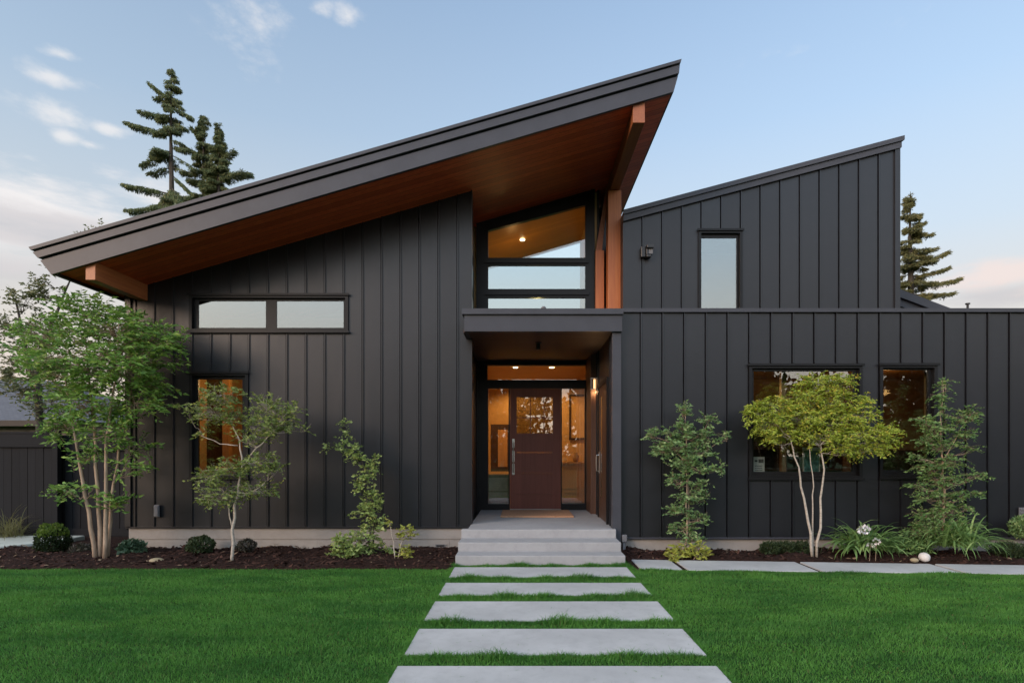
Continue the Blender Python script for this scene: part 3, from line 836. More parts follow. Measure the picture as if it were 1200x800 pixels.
# room behind it: board ceiling, side walls, floor; open glazing at the back
g = MB(); g.prism([(cx0, zs(cx0) - .02), (cx1, zs(cx1) - .02), (cx1, zs(cx1) - .004), (cx0, zs(cx0) - .004)], YC + .1, 13.3); g.build('interior_ceiling', M['ceiling'], H)
g = MB(); g.prism([(cx0 - .05, 3.4), (cx0, 3.4), (cx0, zs(cx0) - .022), (cx0 - .05, zs(cx0) - .022)], YC + .1, 13.3)
g.build('interior_wall', M['plaster'], H); g = MB()
g.prism([(cx1 + .001, 3.4), (cx1 + .05, 3.4), (cx1 + .05, zs(cx1) - .022), (cx1 + .001, zs(cx1) - .022)], YC + .1, 13.3)
g.build('interior_wall', M['plaster'], H)
g = MB(); g.prism([(cx1 + .052, 3.3), (cx1 + .09, 3.3), (cx1 + .09, zs(cx1) + .02), (cx1 + .052, zs(cx1) + .02)], YC + .09, 13.3)
g.prism([(cx1 + .092, 3.3), (XU0 - .001, 3.3), (XU0 - .001, zs(XU0 - .1)), (cx1 + .092, zs(cx1))], 11.5, 11.58)
g.build('wall', M['siding'], H)
g = MB(); g.box(-.88, 1.70, YC + .1, 13.3, 3.33, 3.395); g.build('interior_floor', M['floorwood'], H)
lam = [(.02, 12.0)]
for x, y in lam:
    z = zs(x) - .024
    MB().tube([(x, y, z), (x, y, z - .02)], .05, 14).build('downlight', M['bulb'], H)

# --- door wall
def dwin(px0, px1, py0, py1): return (AX(px0, YD), AX(px1, YD), AZ(py1, YD), AZ(py0, YD))
T_, LS, RS, DL = dwin(571, 687, 428, 445), dwin(572, 596, 455, 590), dwin(658.5, 685.5, 455, 590), dwin(597.5, 657.5, 455, 597)
dx0, dx1 = -.86, 1.255
m = MB(); a, b = YD, YD + .12
m.box(dx0, T_[0], a, b, PZ - .1, 3.276); m.box(T_[1], dx1, a, b, PZ - .1, 3.276)
m.box(T_[0], T_[1], a, b, T_[3], 3.276); m.box(T_[0], T_[1], a, b, DL[3], T_[2])
m.box(T_[0], LS[0], a, b, PZ - .1, DL[3]); m.box(LS[1], DL[0], a, b, PZ - .1, DL[3]); m.box(DL[1], RS[0], a, b, PZ - .1, DL[3]); m.box(RS[1], T_[1], a, b, PZ - .1, DL[3])
m.box(LS[0], LS[1], a, b, PZ - .1, LS[2]); m.box(RS[0], RS[1], a, b, PZ - .1, RS[2]); m.box(DL[0], DL[1], a, b, PZ - .1, DL[2])
dfr = m.build('door_surround', M['frame'], H)
for q in (T_, LS, RS):
    MB().box(q[0] - .004, q[1] + .004, YD + .05, YD + .058, q[2] - .004, q[3] + .004).build('pane', M['glass'], dfr)
gl = dwin(605.5, 648, 465, 507.5)
m = MB(); a, b = YD + .03, YD + .075; d0 = (DL[0] + .004, DL[1] - .004, DL[2] + .006, DL[3] - .004)
m.box(d0[0], gl[0], a, b, d0[2], d0[3]); m.box(gl[1], d0[1], a, b, d0[2], d0[3]); m.box(gl[0], gl[1], a, b, gl[3], d0[3])
zp = [AZ(p, YD) for p in (530, 554.5, 579)]; zz = [gl[2]] + zp + [d0[2]]
for u, w in zip(zz, zz[1:]):
    m.box(gl[0], gl[1], a + .012, b, w + .009, u - .009)
for u in zp: m.box(gl[0], gl[1], a + .004, b, u - .007, u + .007)
m.box(gl[0], gl[1], a + .004, b, gl[2] - .008, gl[2]); m.box(gl[0], gl[1], a + .012, b, d0[2], d0[2] + .008)
door = m.build('front_door', M['door'], H)
MB().box(gl[0], gl[1], a + .02, a + .026, gl[2], gl[3]).build('pane', M['doorglass'], door)
m = MB(); xm, xm2, zm = AX(621.5, YD), AX(637.5, YD), AZ(489, YD)
m.box(xm - .008, xm + .008, a + .008, a + .019, gl[2], gl[3]); m.box(xm2 - .008, xm2 + .008, a + .008, a + .019, gl[2], gl[3])
for u, w in ((gl[0], xm - .008), (xm + .008, xm2 - .008), (xm2 + .008, gl[1])): m.box(u, w, a + .008, a + .019, zm - .009, zm + .009)
m.build('muntin', M['door'], door)
hx = AX(601.6, YD)
m = MB(); 
for p0, p1 in ((514, 524), (528, 541), (543, 556)):
    m.box(hx - .022, hx + .022, a - .008, a - .001, AZ(p1, YD), AZ(p0, YD))
m.tube([(hx, a - .01, AZ(518, YD)), (hx, a - .04, AZ(519, YD)), (hx, a - .045, AZ(536, YD)), (hx, a - .045, AZ(552, YD)), (hx, a - .01, AZ(553.5, YD))], .011, 8)
m.build('handle', M['silver'], door, smooth=False)
m = MB().box(DL[0], DL[1], YD - .03, YD + .03, PZ, PZ + .02); m.build('threshold', M['silver'], H)

# side door in the right wall of the recess
m = MB(); ya, yb = 9.32, 10.28
m.box(1.318, 1.351, ya - .07, ya, PZ, 2.68); m.box(1.318, 1.351, yb, yb + .07, PZ, 2.68); m.box(1.318, 1.351, ya, yb, 2.61, 2.68)
sd = m.build('side_door', M['frame'], H)
m = MB(); m.box(1.334, 1.351, ya + .001, yb - .36, PZ + .01, 2.609); m.box(1.334, 1.351, yb - .16, yb - .001, PZ + .01, 2.609)
m.box(1.334, 1.351, yb - .36, yb - .16, PZ + .01, .75); m.box(1.334, 1.351, yb - .36, yb - .16, 2.45, 2.609)
m.build('door_leaf', M['darkwood'], sd)
MB().box(1.342, 1.350, yb - .359, yb - .161, .751, 2.449).build('pane', M['doorglass'], sd)
m = MB(); hy = yb - .08
m.box(1.322, 1.333, hy - .025, hy + .025, 1.16, 1.52); m.tube([(1.325, hy, 1.47), (1.285, hy, 1.46), (1.28, hy, 1.33), (1.285, hy, 1.2), (1.325, hy, 1.19)], .012, 8)
m.build('handle', M['silver'], sd)

# --- rooms behind the windows
g = MB()                                               # entrance hall
g.box(-.9, -.86, YD + .13, 14.6, PZ, 3.28); g.box(1.42, 1.46, YD + .13, 14.6, PZ, 3.28); g.box(-.86, 1.42, 14.6, 14.65, PZ, 3.28)
g.box(.62, 1.42, 13.0, 13.05, PZ, 2.9)
g.build('interior_wall', M['plaster'], H)
g = MB(); g.box(-.86, 1.42, YD + .13, 14.6, PZ - .05, PZ); g.build('interior_floor', M['floorwood'], H)
g = MB(); g.box(-.86, 1.42, YD + .13, 14.6, 3.24, 3.28); g.build('interior_ceiling', M['plaster'], H)
for x, y in ((-.12, 12.15), (.62, 12.15)):
    MB().tube([(x, y, 3.238), (x, y, 3.225)], .05, 14).build('downlight', M['bulb'], H)
g = MB()                                               # left room
lx0, lx1 = -5.9, -1.0
g.box(lx0 - .04, lx0, YL + .17, 12.6, .35, 3.28); g.box(lx1, lx1 + .04, YL + .17, 12.6, .35, 3.28); g.box(lx0, lx1, 12.6, 12.64, .35, 3.28)
g.build('interior_wall', M['plaster'], H)
g = MB(); g.box(lx0, lx1, YL + .17, 12.6, .33, .39); g.build('interior_floor', M['floorwood'], H)
g = MB(); g.box(lx0, lx1, YL + .17, 12.6, 3.20, 3.28); g.build('interior_ceiling', M['ceiling'], H)
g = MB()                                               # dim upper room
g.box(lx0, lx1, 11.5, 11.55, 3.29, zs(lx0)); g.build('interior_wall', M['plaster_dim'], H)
g = MB()                                               # right room
qx0, qx1 = 1.9, 9.2
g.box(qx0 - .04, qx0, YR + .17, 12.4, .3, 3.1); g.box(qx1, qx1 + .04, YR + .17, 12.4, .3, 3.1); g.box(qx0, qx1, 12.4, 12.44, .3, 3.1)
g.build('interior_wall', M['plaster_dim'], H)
g = MB(); g.box(qx0, qx1, YR + .17, 12.4, .25, .30); g.build('interior_floor', M['floorwood'], H)
g = MB(); g.box(qx0, qx1, YR + .17, 12.4, 3.02, 3.08); g.build('interior_ceiling', M['ceiling'], H)
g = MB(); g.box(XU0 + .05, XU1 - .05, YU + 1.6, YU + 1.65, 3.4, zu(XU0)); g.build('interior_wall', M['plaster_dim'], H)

def lamp(name, loc, w, r_=.06, col=(1, .50, .17)):
    l = bpy.data.lights.new(name, 'POINT'); l.energy = w; l.shadow_soft_size = r_; l.color = col
    o = bpy.data.objects.new(name, l); COL.objects.link(o); o.location = loc; return o
def spot(name, loc, w, ang=150, col=(1, .50, .17)):
    l = bpy.data.lights.new(name, 'SPOT'); l.energy = w; l.shadow_soft_size = .05; l.color = col; l.spot_size = math.radians(ang); l.spot_blend = .5
    o = bpy.data.objects.new(name, l); COL.objects.link(o); o.location = loc
spot('hall_lamp', (-.12, 12.15, 3.2), 22); spot('hall_lamp', (.62, 12.15, 3.2), 22); spot('hall_lamp', (.0, 13.9, 3.2), 22)
lamp('clerestory_lamp', (.02, 12.0, 5.3), 1.6); lamp('clerestory_lamp', (.3, 11.6, 4.0), 8, .06, (1, .60, .2))
lamp('left_room_lamp', (-4.6, 10.6, 2.7), 10); lamp('right_room_lamp', (3.6, 10.8, 2.6), 4); lamp('right_room_lamp', (6.6, 10.8, 2.6), 3)

# ------------------------------------------------------------------ things in and on the house
# hall furniture seen through the side lights
c = thing('hall_cabinet', (.98, 12.75, PZ), 'honey oak cabinet with panelled front seen through the glass right of the front door', 'cabinet')
bx = lambda *a: MB().box(*a)
x0, x1, y0, y1 = .80, 1.40, 12.55, 12.98; z0, z1 = PZ, AZ(543.5, 12.5)
bx(x0, x1, y0, y1, z0 + .06, z1).build('body', M['cabinet'], c); bx(x0 - .03, x1 + .01, y0 - .03, y1, z1 + .002, z1 + .04).build('top', M['cabinet'], c)
d = MB(); yy = y0 - .018
for u, w, s_, t_ in ((x0 + .03, x1 - .03, z0 + .10, z0 + .32), (x0 + .03, x1 - .03, z0 + .35, z1 - .03)):
    d.box(u, u + .06, yy, y0 - .002, s_, t_); d.box(w - .06, w, yy, y0 - .002, s_, t_); d.box(u + .06, w - .06, yy, y0 - .002, s_, s_ + .05); d.box(u + .06, w - .06, yy, y0 - .002, t_ - .05, t_)
    d.box(u + .06, w - .06, yy + .01, y0 - .002, s_ + .05, t_ - .05)
d.build('door', M['cabinet'], c)
p = thing('wall_picture', (1.12, 12.97, 2.0), 'framed picture on the hall wall behind the right side light', 'picture')
px0, px1, pz0, pz1 = AX(667, 12.97), AX(692, 12.97), AZ(515, 12.97), AZ(462, 12.97)
m = MB(); m.box(px0, px0 + .04, 12.955, 12.998, pz0, pz1); m.box(px1 - .04, px1, 12.955, 12.998, pz0, pz1); m.box(px0 + .04, px1 - .04, 12.955, 12.998, pz0, pz0 + .04); m.box(px0 + .04, px1 - .04, 12.955, 12.998, pz1 - .04, pz1)
m.build('frame', M['darkwood'], p); bx(px0 + .04, px1 - .04, 12.975, 12.997, pz0 + .04, pz1 - .04).build('print', M['plaster'], p)
vz = z1 + .041
m = MB(); m.tube([(1.16, 12.72, vz), (1.16, 12.72, vz + .04), (1.16, 12.72, vz + .12), (1.16, 12.72, vz + .17), (1.16, 12.72, vz + .20)], [.035, .06, .065, .03, .035], 14)
tag(m.build('vase', M['plaster_dim'], origin=(1.16, 12.72, vz), smooth=True), 'small round vase standing on the honey oak hall cabinet', 'vase')
c = thing('drawer_chest', (-.52, 12.3, PZ), 'grey chest of drawers seen low in the glass left of the front door', 'chest')
x0, x1, y0, y1, z1 = -.82, -.26, 12.1, 12.5, AZ(556, 12.1)
bx(x0, x1, y0, y1, PZ, z1).build('body', M['darkwood'], c)
for i in range(2):
    h_ = (z1 - PZ - .08) / 2; bx(x0 + .02, x1 - .02, y0 - .02, y0 - .002, PZ + .04 + i * h_, PZ + .02 + (i + 1) * h_).build('drawer', M['greyfab'], c)
c = thing('wall_mirror', (-.5, 13.2, 1.6), 'dark framed leaning mirror deep in the hall left of the front door', 'mirror')
x0, x1 = AX(575, 13.2), AX(600, 13.2); z0, z1 = AZ(552, 13.2), AZ(497, 13.2)
bx(x0, x1, 13.2, 13.26, z0, z1).build('frame', M['darkwood'], c); bx(x0 + .16, x1 - .10, 13.185, 13.198, z0 + .1, z1 - .12).build('mirror_plate', M['cabinet'], c)
# door mat
m = MB().box(-.36, .90, 10.22, 11.36, PZ + .0005, PZ + .022)
tag(m.build('door_mat', M['mat'], origin=(.3, 10.8, PZ), bevel=.006), 'tan coir mat lying in front of the dark front door', 'door mat')
# porch sconce
sc_ = thing('wall_sconce', (1.30, 10.78, 2.75), 'small glowing wall sconce right of the front door', 'wall lamp')
zt, zb_ = AZ(444, 10.72), AZ(455.5, 10.72); xc = AX(697.5, 10.72)
bx(xc - .05, xc + .05, 10.77, 10.797, zb_ + .01, zt - .01).build('back_plate', M['blackmetal'], sc_)
m = MB()
for i in range(5): m.box(xc - .085 + i * .04, xc - .075 + i * .04, 10.665, 10.675, zb_, zt)
m.box(xc - .09, xc + .09, 10.66, 10.768, zt + .001, zt + .014); m.box(xc - .09, xc + .09, 10.66, 10.768, zb_ - .014, zb_ - .001)
m.build('cage', M['silver'], sc_)
MB().tube([(xc, 10.72, zb_ + .01), (xc, 10.72, zt - .01)], .035, 12).build('bulb', emit_mat('sconce_glow', (1, .50, .20), .9), sc_)
lamp('sconce_lamp', (xc, 10.70, zb_ - .06), .9, .03, (1, .55, .24))
# canopy downlight and dome on the canopy edge
t = thing('canopy_light', AA := Vector((.27, 9.6, 3.276)), 'small brown cylinder light hanging under the entry canopy', 'ceiling light')
MB().tube([(.27, 9.6, 3.275), (.27, 9.6, 3.262)], .055, 14).build('canopy_plate', M['blackmetal'], t)
MB().tube([(.27, 9.6, 3.261), (.27, 9.6, 3.16)], [.03, .035], 12).build('shade', M['blackmetal'], t)
t = thing('dome_camera', (AX(637, 8.75), 8.75, 3.60), 'small dark dome on the top edge of the entry canopy', 'camera')
MB().tube([(t.location.x, 8.75, 3.5985), (t.location.x, 8.75, 3.612)], .05, 16).build('base', M['blackmetal'], t)
MB().tube([(t.location.x, 8.75, 3.612 + .04 * math.sin(a)) for a in (0, .5, 1.0, 1.4)], [.04 * math.cos(a) for a in (0, .5, 1.0, 1.4)], 16).build('dome', M['plastic'], t, smooth=True)
# black wall light on the upper volume
p_ = A(757, 297, YU)
t = thing('outdoor_wall_light', p_, 'black box wall light on the upper right wall beside the cedar posts', 'wall light')
bx(p_.x - .10, p_.x - .02, YU - .09, YU - .024, p_.z - .09, p_.z + .09).build('mount', M['blackmetal'], t, bevel=.012)
m = MB(); m.box(p_.x - .018, p_.x + .10, YU - .16, YU - .024, p_.z + .045, p_.z + .10); m.box(p_.x - .018, p_.x + .06, YU - .14, YU - .024, p_.z - .10, p_.z - .06); m.box(p_.x - .018, p_.x + .02, YU - .12, YU - .024, p_.z - .058, p_.z + .043)
m.build('hood', M['blackmetal'], t, bevel=.008)
bx(p_.x + .022, p_.x + .09, YU - .11, YU - .03, p_.z - .04, p_.z + .042).build('lens', M['plastic'], t)
# socket, vents, pipe
p_ = A(185.5, 598, YL)
t = thing('outdoor_socket', p_, 'grey covered outdoor socket low on the left wall behind the slim tree', 'socket')
bx(p_.x - .04, p_.x + .04, YL - .05, YL - .024, p_.z - .095, p_.z + .095).build('back_box', M['plastic'], t, bevel=.006)
bx(p_.x - .032, p_.x + .032, YL - .068, YL - .051, p_.z - .08, p_.z + .08).build('cover', M['plastic'], t, bevel=.006)
p_ = A(1198, 602, YR)
t = thing('wall_vent', p_, 'grey louvred vent low on the right wall at the picture edge', 'vent')
bx(p_.x - .075, p_.x + .075, YR - .035, YR - .024, p_.z - .10, p_.z + .10).build('plate', M['plastic'], t)
m = MB()
for i in range(4): m.box(p_.x - .06, p_.x + .06, YR - .05, YR - .036, p_.z - .075 + i * .045, p_.z - .055 + i * .045)
m.build('louvre', M['plastic'], t)
p_ = A(516, 639, YL)
t = thing('foundation_vent', p_, 'narrow dark slot vent in the pale foundation left of the steps', 'vent')
bx(p_.x - .075, p_.x + .075, YL - .006, YL - .001, p_.z - .022, p_.z + .022).build('plate', M['plastic'], t); bx(p_.x - .06, p_.x + .06, YL - .011, YL - .007, p_.z - .012, p_.z + .012).build('slot', M['blackmetal'], t)
p_ = A(732, 633, 8.80)
t = thing('hose_tap_box', p_, 'small grey tap box at the foot of the porch post beside the steps', 'tap box')
bx(1.475, 1.55, 8.74, 8.82, p_.z - .02, p_.z + .09).build('box', M['plastic'], t, bevel=.012); bx(1.49, 1.53, 8.76, 8.81, -.02, p_.z - .021).build('pipe', M['plastic'], t, bevel=.006)
p_ = A(1134, 360, 11)
m = MB().tube([(p_.x, 11, p_.z - .25), (p_.x, 11, p_.z + .05)], .02, 10); m.tube([(p_.x, 11, p_.z + .052), (p_.x, 11, p_.z + .075)], .04, 10)
tag(m.build('roof_pipe', M['blackmetal'], origin=(p_.x, 11, p_.z - .2)), 'tiny roof vent pipe standing behind the flat parapet on the right', 'vent pipe')

# window sill things on the right
Yw = YR + .22; sz = AZ(553.5, Yw)
t = thing('window_sill_board', (5.0, Yw, sz), 'pale inner sill board along the foot of the big right window', 'sill')
bx(AX(877, Yw), AX(1010, Yw), Yw - .04, Yw + .16, sz - .03, sz).build('board', M['cabinet'], t)
t = thing('notice_card', A(889.5, 553, Yw), 'white printed notice card standing in the left corner of the big right window', 'card')
c0, c1, cz0, cz1 = AX(883, Yw), AX(896, Yw), sz + .001, AZ(535, Yw)
bx(c0, c1, Yw, Yw + .006, cz0, cz1).build('card', M['paper'], t)
m = MB(); w_ = c1 - c0
m.box(c0 + .45 * w_, c0 + .9 * w_, Yw - .002, Yw - .0005, cz0 + .62 * (cz1 - cz0), cz0 + .85 * (cz1 - cz0)); m.box(c0 + .1 * w_, c0 + .35 * w_, Yw - .002, Yw - .0005, cz0 + .68 * (cz1 - cz0), cz0 + .8 * (cz1 - cz0))
for i in range(3): m.box(c0 + .1 * w_, c0 + .8 * w_, Yw - .002, Yw - .0005, cz0 + (.14 + .13 * i) * (cz1 - cz0), cz0 + (.18 + .13 * i) * (cz1 - cz0))
m.build('print', M['ink'], t)
t = thing('teal_picture', A(950, 553, Yw), 'framed teal picture leaning in the big right window behind the yellow green tree', 'picture')
c0, c1, cz0, cz1 = AX(941, Yw), AX(961, Yw), sz + .001, AZ(524, Yw)
m = MB(); m.box(c0, c0 + .015, Yw, Yw + .02, cz0, cz1); m.box(c1 - .015, c1, Yw, Yw + .02, cz0, cz1); m.box(c0 + .015, c1 - .015, Yw, Yw + .02, cz0, cz0 + .015); m.box(c0 + .015, c1 - .015, Yw, Yw + .02, cz1 - .05, cz1)
m.build('frame', M['paper'], t); bx(c0 + .015, c1 - .015, Yw + .006, Yw + .018, cz0 + .015, cz1 - .05).build('print', M['teal'], t)
t = thing('wooden_upright', (4.0, Yw + .35, .3), 'honey coloured wooden upright standing behind the big right window', 'post')
bx(AX(915, Yw + .35), AX(920.5, Yw + .35), Yw + .32, Yw + .40, .31, 3.015).build('post', M['cabinet'], t); bx(AX(913, Yw + .35), AX(922.5, Yw + .35), Yw + .30, Yw + .42, .30, .309).build('foot', M['cabinet'], t)
t = thing('bookcase', (4.3, 12.1, .3), 'dark tall bookcase against the back wall inside the big right window', 'bookcase')
m = MB(); 
for i in range(6): m.box(3.0, 6.4, 11.95, 12.38, .31 + i * .42, .34 + i * .42)
for x in (2.97, 4.1, 5.2, 6.4): m.box(x, x + .03, 11.95, 12.38, .31, 2.45)
m.box(3.0, 6.4, 12.381, 12.395, .31, 2.45); m.build('case', M['darkwood'], t)
t = thing('sideboard', (6.9, 10.2, .3), 'dark wooden cabinet standing inside the narrow right window', 'cabinet')
m = MB().box(5.9, 8.2, 10.2, 10.7, .31, 1.55); m.build('body', M['darkwood'], t); m = MB().box(6.7, 6.74, 10.17, 10.198, .36, 1.5); m.box(7.3, 7.34, 10.17, 10.198, .36, 1.5); m.build('door', M['frame'], t)
t = thing('curtain', (6.05, YR + .3, .3), 'tan curtain hanging at the right side of the narrow right window', 'curtain')
m = MB(); n = 26; vs = []; x0_, x1_ = AX(1084, YR + .25), AX(1103, YR + .25)
poly = [(x0_ + (x1_ - x0_) * i / n, YR + .26 + .02 * math.sin(i * 1.3)) for i in range(n + 1)]
m.slab(poly + [(x, y + .01) for x, y in reversed(poly)], .32, 2.95); m.build('cloth', M['plaster'], t)
t = thing('room_partition', (-4.6, 11.4, .39), 'dark doorway and golden panel inside the lower left window', 'partition')
bx(AX(240, 11.2), AX(262, 11.2), 11.2, 11.26, .40, 3.19).build('panel', M['darkwood'], t)
bx(AX(262, 11.2) + .002, AX(270, 11.2), 11.15, 11.27, .40, 3.19).build('casing', M['cabinet'], t)
t = thing('armchair', (-5.0, 10.3, .39), 'pale armchair low inside the lower left window', 'armchair')
bx(AX(232, 10.2), AX(252, 10.2), 10.0, 10.6, .40, .85).build('seat', M['plaster'], t, bevel=.05); bx(AX(232, 10.2), AX(252, 10.2), 10.601, 10.75, .40, 1.25).build('backrest', M['plaster'], t, bevel=.05)

# ------------------------------------------------------------------ fence and neighbour on the left
def fence_run(x0, x1, Y, h, label, rail=True):
    t = thing('wooden_fence', ((x0 + x1) / 2, Y, 0), label, 'fence')
    m = MB(); x = x0; rr = random.Random(int(abs(x0) * 10))
    while x < x1 - .01:
        w = min(.137, x1 - x); m.box(x, x + w, Y + rr.uniform(0, .008), Y + .022, .03, h - .03); x += .14
    m.build('boards', M['fence'], t)
    if rail:
        bx(x0, x1, Y - .04, Y - .003, h - .235, h).build('rail', M['fencerail'], t)
        bx(x0, x1, Y - .05, Y + .05, h + .002, h + .035).build('cap_rail', M['fencerail'], t)
    bx(x0, x1, Y - .03, Y - .003, .03, .16).build('rail', M['fencerail'], t)
    return t
f1 = fence_run(-14, AX(68, 10.5), 10.5, AZ(508, 10.5), 'charcoal board fence with wide top rail at the left edge')
for x in (AX(68, 10.5), AX(-60, 10.5)): bx(x - .05, x + .05, 10.42, 10.52, -.02, AZ(507, 10.5) + .04).build('post', M['fencerail'], f1, bevel=.004)
f2 = fence_run(AX(60, 10.5), XL0 - .03, 10.62, AZ(508, 10.5) - .06, 'shorter charcoal fence section between the fence post and the house corner')
bx(XL0 - .13, XL0 - .035, 10.55, 10.615, -.02, 1.80).build('post', M['fencerail'], f2)

nh = thing('neighbour_house', (-19, 22, 0), 'low neighbouring house with grey shingle roof beyond the left fence', 'house')
e_ = 2.45
ex1 = AX(92, 18); ex0 = -34.0; ey0, ey1 = 18.0, 27.0; rz_ = AZ(452, 22.5)
m = MB(); rx = ex1 - 4.5
m.add([(ex0, ey0, e_), (ex1, ey0, e_), (ex1, ey1, e_), (ex0, ey1, e_), (ex0, 22.5, rz_ + .2), (rx, 22.5, rz_ + .2)], [(0, 1, 5, 4), (1, 2, 5), (2, 3, 4, 5), (3, 0, 4), (0, 3, 2, 1)])
m.build('roof', M['shingle'], nh)
m = MB(); m.box(ex0, ex1 + .05, ey0 - .10, ey0 - .004, e_ - .16, e_ + .015); m.build('gutter', M['frame'], nh)
m = MB(); m.box(ex0 + .4, ex1 - .4, ey0 + .4, ey1 - .4, -.05, e_ - .004); m.build('wall', plain('taupe_siding', (.16, .14, .12), .8), nh)

# ------------------------------------------------------------------ planting beside the house
ra = random.Random(3)
plant('slim_ash_tree', 'tall multi stemmed green tree with bare pale trunks at the left corner of the house', 'tree', A(118, 655, 8.45),
      [[(112, 656, 0, .034), (104, 600, .0, .027), (92, 540, .05, .020), (84, 480, .05, .013), (72, 420, .05, .007)],
       [(117, 656, .04, .034), (116, 600, .05, .028), (112, 520, .1, .021), (104, 440, .1, .013), (98, 372, .1, .006)],
       [(123, 656, -.03, .034), (124, 600, -.03, .028), (124, 520, -.08, .020), (136, 440, -.1, .012), (140, 372, -.1, .006)],
       [(126, 655, .05, .030), (131, 590, .08, .022), (140, 520, .1, .016), (156, 450, .1, .010), (176, 405, .1, .006)]],
      [(98, 364, 38, 24, .1), (52, 390, 32, 22, .1), (28, 408, 16, 12, .2, .7), (132, 385, 46, 30, 0), (172, 396, 38, 22, .05), (202, 398, 16, 17, -.1), (88, 425, 52, 30, 0), (140, 432, 52, 32, -.1), (58, 440, 26, 22, .2),
       (104, 470, 50, 26, 0), (158, 472, 36, 22, 0), (74, 498, 28, 18, .1), (128, 505, 36, 18, -.1, .8), (178, 448, 22, 16, .1), (160, 520, 22, 12, .1, .7), (106, 535, 26, 14, .1, .6), (146, 548, 24, 12, -.1, .7),
       (80, 575, 18, 12, 0, .9), (134, 590, 18, 14, 0, .8), (108, 575, 10, 14, 0, .5), (124, 412, 84, 50, 0, .35)],
      LF['ash'], M['bark'], 11, 8.45, ll=.080, lw=.030, dens=.74, tw=.27, nl=10, flat=.75, depth=.85, up=.15)
plant('young_birch', 'small airy tree with a single white trunk in front of the lower left window', 'tree', A(271, 660, 8.2),
      [[(271, 661, 0, .024), (273, 620, 0, .020), (278, 580, 0, .017), (284, 545, 0, .014), (280, 515, 0, .010), (264, 480, .05, .006)],
       [(284, 548, 0, .012), (300, 525, -.05, .009), (320, 505, -.05, .006), (338, 482, -.05, .004)],
       [(272, 618, 0, .010), (268, 596, .05, .008), (262, 575, .08, .005), (240, 560, .1, .003)],
       [(277, 585, 0, .008), (292, 578, -.05, .006), (310, 566, -.1, .004)],
       [(279, 522, 0, .008), (258, 520, 0, .006), (236, 510, 0, .004)]],
      [(262, 462, 24, 14), (248, 482, 26, 16), (272, 486, 18, 14), (312, 474, 22, 14), (330, 492, 22, 14), (312, 498, 24, 14), (344, 480, 12, 10), (296, 512, 24, 10, 0, .8), (302, 540, 26, 12), (322, 545, 14, 10), (270, 548, 26, 12),
       (246, 558, 24, 12), (262, 578, 30, 14), (300, 572, 26, 12), (240, 584, 14, 8), (218, 476, 10, 5, 0, .6), (234, 505, 12, 6, 0, .5), (360, 502, 8, 4, 0, .6)],
      LF['olive'], M['birch'], 21, 8.2, ll=.042, lw=.021, dens=2.1, tw=.15, nl=8, flat=.65, depth=.9, up=.15, twig_r=.003)
plant('climbing_shrub', 'narrow leaning light green shrub climbing against the dark wall left of the steps', 'shrub', A(432, 655, 8.7),
      [[(432, 654, 0, .012), (434, 620, 0, .010), (430, 580, 0, .008), (426, 545, 0, .006), (418, 520, 0, .004), (404, 496, 0, .003)],
       [(436, 654, .03, .010), (440, 600, .03, .007), (438, 560, .03, .005), (440, 536, .03, .003)], [(416, 524, 0, .004), (400, 524, 0, .003), (384, 521, 0, .002)]],
      [(404, 497, 5, 9), (404, 512, 6, 8), (412, 527, 9, 9), (390, 524, 11, 5), (420, 536, 12, 8), (439, 540, 5, 9), (430, 552, 15, 10), (426, 570, 12, 12), (436, 585, 13, 12), (428, 600, 15, 11), (440, 612, 14, 10),
       (430, 628, 20, 12), (442, 644, 20, 9), (424, 645, 16, 9)],
      LF['climber'], M['darkbark'], 31, 8.7, ll=.046, lw=.028, dens=2.3, tw=.11, nl=6, flat=.5, depth=.7, parts=('stem', 'foliage'), twig_r=.003)
plant('leafy_bush', 'low light green bush at the foot of the climbing shrub', 'shrub', A(405, 656, 8.4),
      [[(405, 655, 0, .010), (404, 640, 0, .007), (402, 628, 0, .004)]], [(400, 632, 11, 9), (408, 640, 13, 9), (396, 645, 10, 8), (412, 648, 10, 7), (398, 653, 9, 4)],
      LF['climber'], M['darkbark'], 32, 8.4, ll=.052, lw=.03, dens=2.6, tw=.10, nl=6, flat=.5, depth=.9, parts=('stem', 'foliage'), twig_r=.003)
plant('pale_stemmed_bush', 'small open bush with pale twigs and yellow green leaves just left of the steps', 'shrub', A(464, 657, 8.4),
      [[(463, 657, 0, .010), (461, 635, 0, .007), (456, 612, 0, .004)], [(466, 657, .02, .009), (470, 635, .02, .006), (476, 622, .02, .003)]],
      [(478, 622, 12, 7), (470, 628, 8, 5), (484, 626, 6, 4), (474, 645, 9, 8), (480, 650, 8, 6), (457, 611, 4, 4, 0, .5)],
      LF['lime'], M['birch'], 33, 8.4, ll=.045, lw=.026, dens=2.3, tw=.09, nl=6, flat=.5, depth=.8, parts=('stem', 'foliage'), twig_r=.003)
